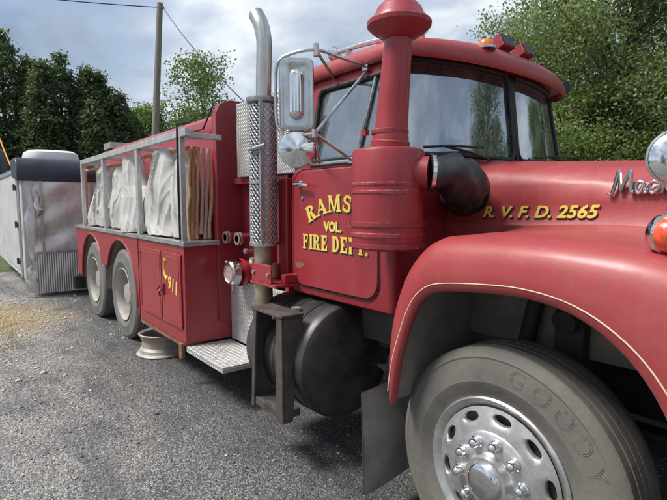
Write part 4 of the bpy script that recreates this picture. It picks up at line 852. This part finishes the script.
# fenders
lip = [(-1.497, .635), (-1.490, .69), (-1.466, .817), (-1.432, .932), (-1.393, 1.033), (-1.352, 1.102), (-1.293, 1.146), (-1.219, 1.166), (-1.063, 1.183), (-.907, 1.189), (-.764, 1.170), (-.651, 1.122), (-.549, 1.042), (-.469, .927), (-.44, .82), (-.43, .70)]
crn = [(-1.530, .665), (-1.540, .72), (-1.555, .83), (-1.535, 1.03), (-1.492, 1.165), (-1.42, 1.285), (-1.335, 1.353), (-1.234, 1.374), (-1.056, 1.384), (-.902, 1.388), (-.706, 1.382), (-.50, 1.36), (-.30, 1.29), (-.13, 1.14), (-.06, .95), (-.05, .70)]
lipS = smooth([(x, 0, z) for x, z in lip], 4); crS = smooth([(x, 0, z) for x, z in crn], 4)
def fender(s):
    rs = []
    for a, c in zip(lipS, crS):
        d = c-a; u = lambda k: a+d*k
        pr = [(u(.02), 1.515), (u(-.01), 1.492), (u(.02), 1.482), (u(.16), 1.474), (u(.30), 1.475), (u(.50), 1.480), (u(.70), 1.492), (u(.84), 1.515), (u(.94), 1.548), (u(1.0), 1.595), (u(1.0), 1.68)]
        rise = .018 if c.z > 1.2 else 0
        pr += [(c+Vector((0, 0, rise*.2)), 1.80), (c+Vector((0, 0, rise*.2)), 1.95), (c+Vector((0, 0, rise*.9)), 2.06), (c+Vector((0, 0, rise*1.4)), 2.112)]
        rs.append([(p.x, y if s > 0 else my(y), p.z) for p, y in pr])
    fd = obj('front_fender', MB().rings(rs, False), 'red_hood', T, ang=60)
    st = []
    for a, c in zip(lipS, crS):
        d = c-a; L = max(.01, d.length); st.append((a+d*(.028/L+.02), a+d*(.036/L+.02)))
    def yy(k): return (1.4725 if s > 0 else my(1.4725))
    q = MB().rings([[(a.x, yy(0), a.z), (b.x, yy(0)-.0*s, b.z)] for a, b in st[3:]], False)
    ps = MB().tube([(a.x, 1.475 if s > 0 else my(1.475), a.z) for a, b in st[3:]], .0026, 6, False); obj('pinstripe', ps, 'stripe', fd)
    # inner liner
    ln = [];
    for a, c in zip(lipS, crS):
        p = a+(c-a)*(.80 if c.z > .9 else .7); ln.append([(p.x, y if s > 0 else my(y), p.z-.02) for y in (1.53, 1.7, 1.9, 2.105)])
    obj('inner_fender', MB().rings(ln, False), 'liner', fd)
    yy0, yy1 = (2.06, 2.10) if s > 0 else (my(2.10), my(2.06))
    obj('splash_panel', MB().prism([(-1.60, .86), (-1.56, 1.32), (-.2, 1.32), (-.1, .86)], 'y', yy0, yy1), 'liner', fd)
    return fd
fN = fender(1); fender(-1)
obj('spring_shackle', MB().tube([(-1.0, 1.95, 1.02), (-1.0, 2.15, 1.10)], .05, 14).box(-1.06, -.94, 2.0, 2.1, .8, 1.12), 'frame', T)
obj('shock_absorber', MB().tube([(-1.25, 2.0, .6), (-1.15, 2.03, 1.15)], .035, 12), 'frame', T)
# writing on the hood
for off, m_, q in (((.003, -.0002, -.003), 'black_letter', .0042), ((0, -.0014, 0), 'yellow', .0022)):
    mb, w = text_mb('R. V. F. D. 2565', .079, (0, 0, 0), (1, 0, 0), (0, 0, 1), (0, -1, 0), .001, q, .28, 1.0)
    k = .562/w; vs = []
    for v in mb.v:
        x = -1.520+v[0]*k+off[0]; z = 1.430+.010*(v[0]*k)/.57+v[2]*.94+off[2]; f = (x+1.76)/1.5; half = .55*(1-.03*f)-.004*(z-1.41)/.09; vs.append((x, YC-half+v[1]+off[1]-.0025, z))
    mb.v = vs; obj('hood_lettering' if m_ == 'yellow' else 'lettering_shadow', mb, m_, hood, flat=True)
# cursive chrome script
scr = {}
def script(pts, r): return MB().tube(smooth([(x, 0, z) for x, z in pts], 5), r, 8)
em = MB()
parts = [[(0.0, .02), (.03, .0), (.06, .06), (.10, .24), (.12, .30), (.13, .2), (.145, .04)], [(.145, .04), (.20, .18), (.26, .30), (.265, .18), (.275, .03), (.31, .03)],
 [(.42, .14), (.37, .16), (.33, .10), (.34, .03), (.39, .03), (.43, .15), (.42, .05), (.45, .02), (.48, .06)],
 [(.58, .13), (.54, .16), (.49, .11), (.49, .04), (.53, .015), (.59, .06)],
 [(.59, .06), (.66, .22), (.69, .32), (.655, .2), (.625, .01)], [(.635, .07), (.68, .15), (.72, .14), (.68, .08), (.72, .02), (.76, .02), (.80, .08)]]
for p in parts:
    sm = smooth([(x, 0, z) for x, z in p], 5); K = .36
    pts = []
    for v in sm:
        x = -.925+v.x*K*.84; z = 1.535+v.z*K*.84; f = (x+1.76)/1.5; half = .55*(1-.03*f); pts.append((x, YC-half-.006, z))
    em.tube(pts, .0078, 8)
em_o = obj('chrome_script', em, 'chrome_worn', hood)
# --- turn signal on fender
ts = Vector((-.54, 1.60, 1.412)); dv = Vector((.88, -.48, 0)).normalized()
tsn = obj('turn_signal', MB().lathe([(.03, -.022), (.050, -.016), (.058, -.004), (.058, .014), (.050, .018)], ts, dv, 36, True, False).tube([(ts.x, ts.y, 1.33), (ts.x, ts.y, 1.39)], .018, 10), 'chrome', T)
obj('orange_lens', MB().lathe([(.053, .014), (.050, .040), (.042, .052), (.036, .050), (.025, .058), (.0, .062)], ts, dv, 36, True, False), 'orange', tsn)
mk = obj('side_marker', MB().lathe([(.022, 0), (.022, -.010)], (-.452, 1.472, 1.235), (0, 1, 0), 20), 'chrome_worn', T)
obj('amber_lens', MB().lathe([(.018, -.010), (.015, -.018), (.0, -.022)], (-.452, 1.472, 1.235), (0, 1, 0), 20, False, False), 'amber', mk)
# fender mirror
fm = Vector((-.555, 1.72, 1.635)); dm = Vector((.45, -.88, .05)).normalized()
fmo = obj('fender_mirror', MB().lathe([(.0, .022), (.04, .019), (.072, .008), (.080, .0)], fm, dm, 40, False, False), 'chrome', T)
obj('mirror_shell', MB().lathe([(.080, .002), (.086, .0), (.086, -.006), (.06, -.03), (.0, -.04)], fm, dm, 40, False, False), 'chrome_worn', fmo)
obj('mirror_stalk', MB().tube(smooth([fm-dm*.03, fm-dm*.08+Vector((0, 0, -.05)), (-.56, 1.85, 1.45), (-.56, 1.9, 1.38)], 5), .010, 8), 'chrome_worn', fmo)

# --- air cleaner
ac = Vector((-1.66, 1.60, 0))
can = [(.0, 1.285), (.10, 1.285), (.155, 1.295), (.163, 1.305), (.163, 1.348), (.169, 1.352), (.169, 1.366), (.163, 1.370), (.163, 1.540), (.167, 1.543), (.167, 1.552), (.163, 1.555), (.163, 1.575), (.167, 1.578), (.167, 1.587), (.163, 1.590), (.163, 1.722), (.157, 1.735), (.14, 1.741), (.085, 1.744)]
acl = obj('air_cleaner', MB().lathe(can, ac, (0, 0, 1), 64, False, False), 'red', T, ang=40)
obj('intake_pipe', MB().lathe([(.088, 0), (.088, .035), (.082, .04), (.080, .06), (.074, .08), (.069, .21), (.063, .38), (.058, .51)], ac+Vector((.01, 0, 1.74)), (.10, 0, 1), 44, False, False), 'red', acl, ang=40)
obj('pipe_clamp', MB().lathe([(.080, 0), (.084, .003), (.084, .018), (.080, .021)], ac+Vector((.01, 0, 1.805)), (0, 0, 1), 40, False, False).box(ac.x-.08, ac.x-.05, ac.y-.095, ac.y-.07, 1.803, 1.827), 'red_dull', acl)
cp_ = ac+Vector((.06, 0, .012))
obj('rain_cap', MB().lathe([(.057, 2.190), (.075, 2.200), (.112, 2.222), (.138, 2.246), (.140, 2.262), (.136, 2.268), (.120, 2.272), (.112, 2.290), (.106, 2.296), (.096, 2.322), (.070, 2.348), (.03, 2.360), (.0, 2.362)], cp_, (0, 0, 1), 52, True, False), 'red', acl, ang=40)
for z, nm in ((1.30, 'canister_band'), (1.395, 'canister_band')):
    obj(nm, MB().lathe([(.1635, 0), (.170, .002), (.170, .020), (.1635, .022)], ac+Vector((0, 0, z)), (0, 0, 1), 60, False, False).box(ac.x-.13, ac.x-.09, ac.y-.15, ac.y-.12, z, z+.022), 'red_dull', acl, ang=30)
obj('mount_strap', MB().box(-1.75, -1.72, 1.70, 1.78, 1.40, 1.44).box(-1.75, -1.72, 1.70, 1.78, 1.62, 1.66), 'red_dull', acl)
p0 = Vector((-1.56, 1.64, 1.635)); p1 = Vector((-1.487, 1.685, 1.632))
obj('outlet_pipe', MB().tube([p0, p1], .072, 24), 'red', acl)
hp = smooth([p1, (-1.448, 1.745, 1.628), (-1.447, 1.845, 1.60), (-1.50, 1.95, 1.572), (-1.59, 2.05, 1.55), (-1.68, 2.17, 1.54)], 7)
rr_ = [.076+.018*min(1, i/14)+(.003 if i % 3 == 0 else 0) for i in range(len(hp))]
hm = MB().tube(hp, rr_, 48)
from mathutils import noise as mn_
hv = []
for i, v in enumerate(hm.v):
    k = i//48; v = Vector(v); c_ = hp[min(k, len(hp)-1)]; f = min(1, k/6); q = (1-abs(mn_.noise(v*9))*2.6)*.016+mn_.noise(v*17)*.008
    hv.append(v+(v-c_).normalized()*q*f)
hm.v = hv; el = obj('intake_hose', hm, 'rubber', T, ang=70)
dcl = (hp[1]-hp[0]).normalized(); obj('hose_clamp', MB().lathe([(.079, -.004), (.083, -.002), (.083, .014), (.079, .016)], p1, dcl, 36, False, False), 'chrome', el)
obj('intake_flange', MB().lathe([(.105, -.006), (.135, -.004), (.140, .006), (.135, .014), (.105, .02)], (-1.63, 2.13, 1.55), (0, 1, 0), 36, False, False), 'gasket', el)

# --- fuel tank
ft = obj('fuel_tank', MB().lathe([(.0, -.02), (.18, -.012), (.29, .004), (.322, .02), (.334, .04), (.336, .07), (.330, .075), (.330, .30), (.336, .305), (.336, .32), (.330, .325), (.330, .62), (.32, .65), (.28, .67), (.0, .69)], (-2.17, 1.80, .585), (-1, 0, 0), 72, False, False), 'tank_black', T, ang=32)
for x in (-2.36, -2.66): obj('tank_strap', MB().lathe([(.331, -.03), (.3365, -.026), (.3365, .026), (.331, .03)], (x, 1.80, .585), (1, 0, 0), 64, False, False), 'black_steel', ft)
obj('tank_fitting', MB().lathe([(.014, -.05), (.014, .02)], (-2.16, 2.03, .52), (-1, 0, 0), 12).lathe([(.022, -.06), (.022, -.035)], (-2.16, 2.03, .52), (-1, 0, 0), 6).lathe([(.03, 0), (.03, .03)], (-2.42, 1.60, .86), (0, 0, 1), 12), 'ledge', ft)
obj('tank_saddle', MB().box(-2.75, -2.2, 2.13, 2.28, .55, .85), 'frame', T)
# --- cab step bracket
sb = MB()
sb.prism([(-2.615, .285), (-2.58, .875), (-2.54, .875), (-2.585, .285)], 'y', 1.40, 1.415)
sb.prism([(-2.330, .285), (-2.318, .875), (-2.262, .875), (-2.262, .285)], 'y', 1.40, 1.415)
sb.prism([(1.416, .285), (1.416, .875), (1.54, .875), (1.54, .82), (1.49, .55), (1.47, .285)], 'x', -2.275, -2.262)
sb.prism([(1.416, .285), (1.416, .875), (1.54, .875), (1.54, .285)], 'x', -2.607, -2.595)
sb.box(-2.59, -2.30, 1.41, 1.425, .30, .345)
stp = obj('cab_step', sb, 'step_black', T, .003)
obj('step_tread', MB().box(-2.60, -2.255, 1.395, 1.545, .877, .893), 'step_black', stp, .003)
obj('step_tread', MB().box(-2.593, -2.28, 1.427, 1.53, .30, .345), 'step_black', stp, .003)
# --- mud flap
obj('mud_flap', MB().rings([[(-1.72+.012*math.sin(y*9)+d+(.66-z)*.03, y, z+(y-1.5)*.09) for y in np.linspace(1.50, 2.12, 9)] for d, z in ((0, .61), (0, .5), (.006, .35), (0, .11), (-.014, .11), (-.014, .35), (-.014, .61))], False), 'flap', T)
obj('flap_bracket', MB().box(-1.75, -1.743, 1.56, 2.25, .57, .60), 'frame', T)
obj('under_cab_frame', MB().box(-2.6, -1.8, 1.9, 2.28, .72, .93).tube([(-2.1, 2.0, .7), (-1.75, 2.1, .65)], .04, 10).tube([(-2.9, 2.1, .8), (-1.7, 2.12, .78)], .03, 8), 'frame', T)

# --- side mirror
mn = Vector((.80, -.60, .0)).normalized(); mr = Vector((.60, .80, 0)); mz = Vector((0, 0, 1)); mc = Vector((-2.10, 1.40, 2.03))
def plate(w, h, r, off, k=1.0): return [mc+mr*x+mz*z+mn*off for x, z in rrect(-w/2*k, w/2*k, -h/2*k, h/2*k, r)]
mir = obj('side_mirror', MB().rings([plate(.155, .335, .03, -.03), plate(.168, .352, .035, -.022), plate(.168, .352, .035, .0), plate(.158, .340, .03, .012), plate(.120, .300, .028, .016), plate(.098, .278, .02, .012)], True, True, True), 'chrome_worn', T)
def cap(w, h, off, k): return [mc+mr*(x*k)+mz*((z-math.copysign(h/2-w/2, z) if abs(z) > h/2-w/2 else 0)*k+math.copysign(min(abs(z), h/2-w/2), z))+mn*off for x, z in rrect(-w/2, w/2, -h/2, h/2, w/2-.001, 8)]
obj('mirror_bulge', MB().rings([cap(.078, .245, .010, 1.0), cap(.078, .245, .020, .97), cap(.078, .245, .032, .82), cap(.078, .245, .040, .5), cap(.078, .245, .042, .1)], True, False, True), 'chrome', mir, ang=60)
aA = MB()
aA.tube(smooth([(-2.17, 1.37, 1.845), (-2.20, 1.35, 1.89), (-2.205, 1.345, 2.0), (-2.205, 1.345, 2.13), (-2.19, 1.355, 2.20), (-2.14, 1.40, 2.235), (-2.06, 1.49, 2.25), (-2.05, 1.65, 2.235), (-2.05, 1.83, 2.215)], 5), .0085, 10)
aA.tube(smooth([(-2.17, 1.37, 1.845), (-2.10, 1.41, 1.835), (-2.02, 1.45, 1.838)], 4), .0085, 10)
aA.tube([(-2.02, 1.45, 1.838), (-2.05, 1.83, 2.215)], .0085, 10); aA.tube([(-2.02, 1.45, 1.838), (-2.05, 1.72, 1.722)], .0085, 10)
aA.tube([(-2.06, 1.49, 2.25), (-2.35, 1.83, 2.215)], .0085, 10); aA.tube([(-2.02, 1.45, 1.838), (-2.36, 1.73, 1.73)], .0075, 8)
obj('mirror_arm', aA, 'chrome_worn', mir)
obj('arm_bracket', MB().box(-2.07, -2.03, 1.80, 1.83, 2.20, 2.235).box(-2.075, -2.03, 1.705, 1.74, 1.71, 1.74).lathe([(.014, -.03), (.014, .03)], (-2.06, 1.49, 2.25), (0, 0, 1), 10).lathe([(.014, -.02), (.014, .02)], (-2.02, 1.45, 1.838), (0, 0, 1), 10), 'chrome_worn', mir)
cc = Vector((-2.10, 1.40, 1.765))
cv = obj('convex_mirror', MB().lathe([(.0, .035), (.015, .033), (.055, .018), (.088, .003), (.094, -.004), (.094, -.016), (.0, -.018)], cc, mn, 12, False, False), 'chrome', T, ang=25)
obj('convex_bracket', MB().tube([cc+Vector((0, 0, .08)), (-2.10, 1.41, 1.838)], .008, 8), 'chrome_worn', cv)

# ------------------------------------------------------------------ things lying in the rack
GP = 'poles standing in the rack of the truck'
PX = [(-3.99, 1.608, 1.583), (-3.99, 1.642, 1.617), (-3.985, 1.678, 1.65), (-3.98, 1.724, 1.687), (-3.98, 1.772, 1.718), (-3.975, 1.824, 1.756)]   # x, y at the top and y at the foot of the six front poles
def pole(x0, z0, x1, z1, y, r, mat, label, y1=None):
    y1 = y if y1 is None else y1; p = [Vector((x0, y, z0)).lerp(Vector((x1, y1, z1)), k/6)+Vector((random.gauss(0, .004), random.gauss(0, .003), 0)) for k in range(7)]
    tag(obj('rack_pole', MB().tube(p, [r*1.15]+[r]*5+[r*1.1], 10), mat), label, 'pole', GP)
pole(PX[0][0], 1.2, PX[0][0], 1.94, PX[0][2], .013, 'wood_pole', 'tan wooden pole just right of the front rack post', PX[0][1])
pole(PX[1][0], 1.2, PX[1][0], 1.96, PX[1][2], .020, 'rust_pole', 'thick rust-streaked pole, second right of the front rack post', PX[1][1])
pole(PX[2][0], 1.2, PX[2][0], 1.93, PX[2][2], .013, 'wood_pole', 'thin tan pole, third right of the front rack post', PX[2][1])
pole(PX[3][0], 1.24, PX[3][0], 1.95, PX[3][2], .015, 'pink_pole', 'faded pinkish pole leaning slightly, fourth right of the front rack post', PX[3][1])
pole(PX[4][0], 1.2, PX[4][0], 1.95, PX[4][2], .015, 'pink_pole', 'faded pinkish pole leaning more, next to last before the red bulkhead', PX[4][1])
pole(PX[5][0], 1.2, PX[5][0], 1.95, PX[5][2], .016, 'wood_pole', 'leaning orange-tan pole nearest the red bulkhead', PX[5][1])
pole(-7.88, 1.2, -7.80, 2.02, 1.60, .03, 'wood_pole', 'tan pole at the rear end of the rack, outside the rear post')
pole(-7.30, 1.2, -7.28, 2.0, 1.66, .03, 'wood_pole', 'tan pole just inside the rear rack post')
pole(-7.02, 1.2, -7.0, 1.98, 1.70, .028, 'rust_pole', 'rusty pole behind the rearmost canvas bundle')
pole(-5.30, 1.3, -5.32, 2.0, 1.74, .024, 'rust_pole', 'rusty pole seen between the two middle canvas bundles')
pole(-4.92, 1.3, -4.90, 1.98, 1.74, .022, 'pink_pole', 'pinkish pole just right of the third rack post')
pole(-4.28, 1.3, -4.30, 1.97, 1.72, .022, 'rust_pole', 'rusty pole showing above the narrow front canvas bundle')
pole(-4.12, 1.2, -4.10, 1.97, 1.72, .022, 'rust_pole', 'rusty pole just left of the front rack post')
pole(-7.7, 1.95, -5.3, 1.93, 1.60, .018, 'rust_pole', 'rusty horizontal bar along the rear half of the rack')
pole(-5.2, 1.955, -3.99, 1.945, 1.60, .018, 'rust_pole', 'rusty horizontal bar along the front half of the rack')
pole(-5.0, 1.215, -4.05, 1.22, 1.58, .018, 'rust_pole', 'rusty bar lying on the ledge at the foot of the front poles')
from mathutils import noise as mnoise
def bundle(label, cx, prof, seed, lean=0.0, y=1.63, th=.10):
    """prof: (z, half width, centre shift)"""
    rr = random.Random(seed); sd_ = seed*7.3; n = 200; m = 150; rs = []
    zs = [p[0] for p in prof]
    for i in range(m+1):
        z = zs[0]+(zs[-1]-zs[0])*i/m; hw = float(np.interp(z, zs, [p[1] for p in prof])); sh = float(np.interp(z, zs, [p[2] for p in prof])); t = th*min(1, .4+hw/.3); row = []
        if i == 0: hw *= .6; t *= .5
        for j in range(n):
            a = TAU*j/n; ca, sa = math.cos(a), math.sin(a); px = ca*hw
            front = -sa
            q = mnoise.noise((px*5.5/(.35+hw)+sd_+z*(1.5 if seed % 2 else -1.2), z*.9+px*.8, sa*.5+sd_)); fold1 = max(0, 1-abs(q)*2.6)**1.6
            q2 = mnoise.noise((px*3.0+sd_, z*2.8-abs(px)*4.5, sa*.3+3)); fold2 = max(0, 1-abs(q2)*3.4)**2.0
            q3 = mnoise.noise((px*7+z*4, z*2.2-px*3, sa*.4+sd_)); fold3 = max(0, 1-abs(q3)*4.0)**2
            gather = .5+.5*min(1, max(0, (z-1.25)/.7)); bulge = mnoise.noise((px*2.2+sd_, z*2.4, sa))
            edge = .88+.26*fold1*gather+.13*fold2*(1.2-gather*.8)+.04*fold3+.42*bulge
            row.append((cx+sh+ca*hw*(1+.07*bulge+.03*fold2), y+math.copysign(abs(sa)**.9, sa)*t*edge*(1.25 if z < 1.5 else 1.25-.5*(z-1.5)), z+.02*q2))
        rs.append(row)
    tag(obj('canvas_bundle', MB().rings(rs, True, True, True), 'canvas', ang=80), label, 'canvas', 'white canvas bundles hung in the rack')
bundle('rearmost white canvas bundle, narrow at its top, beside the rear rack post', -6.95, [(1.21, .46, -.10), (1.33, .50, -.06), (1.55, .36, .10), (1.85, .20, .24), (1.97, .10, .3)], 1)
bundle('white canvas bundle sagging into a round sack between the second and third rack posts', -5.55, [(1.195, .30, .04), (1.24, .42, .04), (1.38, .47, .03), (1.56, .40, .05), (1.68, .30, .0), (1.85, .25, -.03), (1.97, .18, -.05)], 2)
bundle('flat white canvas sheet just right of the second rack post', -6.12, [(1.21, .30, 0), (1.5, .30, 0), (1.75, .22, .05), (1.92, .12, .08)], 3, y=1.67)
bundle('widest white canvas bundle, slanting, between the third and front rack posts', -4.72, [(1.205, .36, .06), (1.30, .42, -.02), (1.5, .42, .02), (1.7, .34, .08), (1.86, .25, .14), (1.97, .15, .18)], 4)
bundle('narrow white canvas bundle right behind the front rack post', -4.19, [(1.215, .14, .02), (1.4, .18, 0), (1.6, .16, 0), (1.80, .11, .02), (1.90, .05, .02)], 5, th=.08)
# loose wheel rim on the ground
lr = obj('loose_wheel_rim', MB().lathe([(.215, 0), (.245, .004), (.25, .014), (.243, .022), (.222, .030), (.216, .06), (.196, .085), (.190, .15), (.205, .165), (.207, .19), (.222, .198), (.226, .212), (.218, .218), (.195, .20), (.18, .17), (.175, .1)], (-4.95, 1.66, .0), (0, 0, 1), 56, True, False), 'rim_steel', ang=25)
tag(lr, 'loose weathered steel wheel rim lying on the gravel under the red cabinet', 'wheel rim')
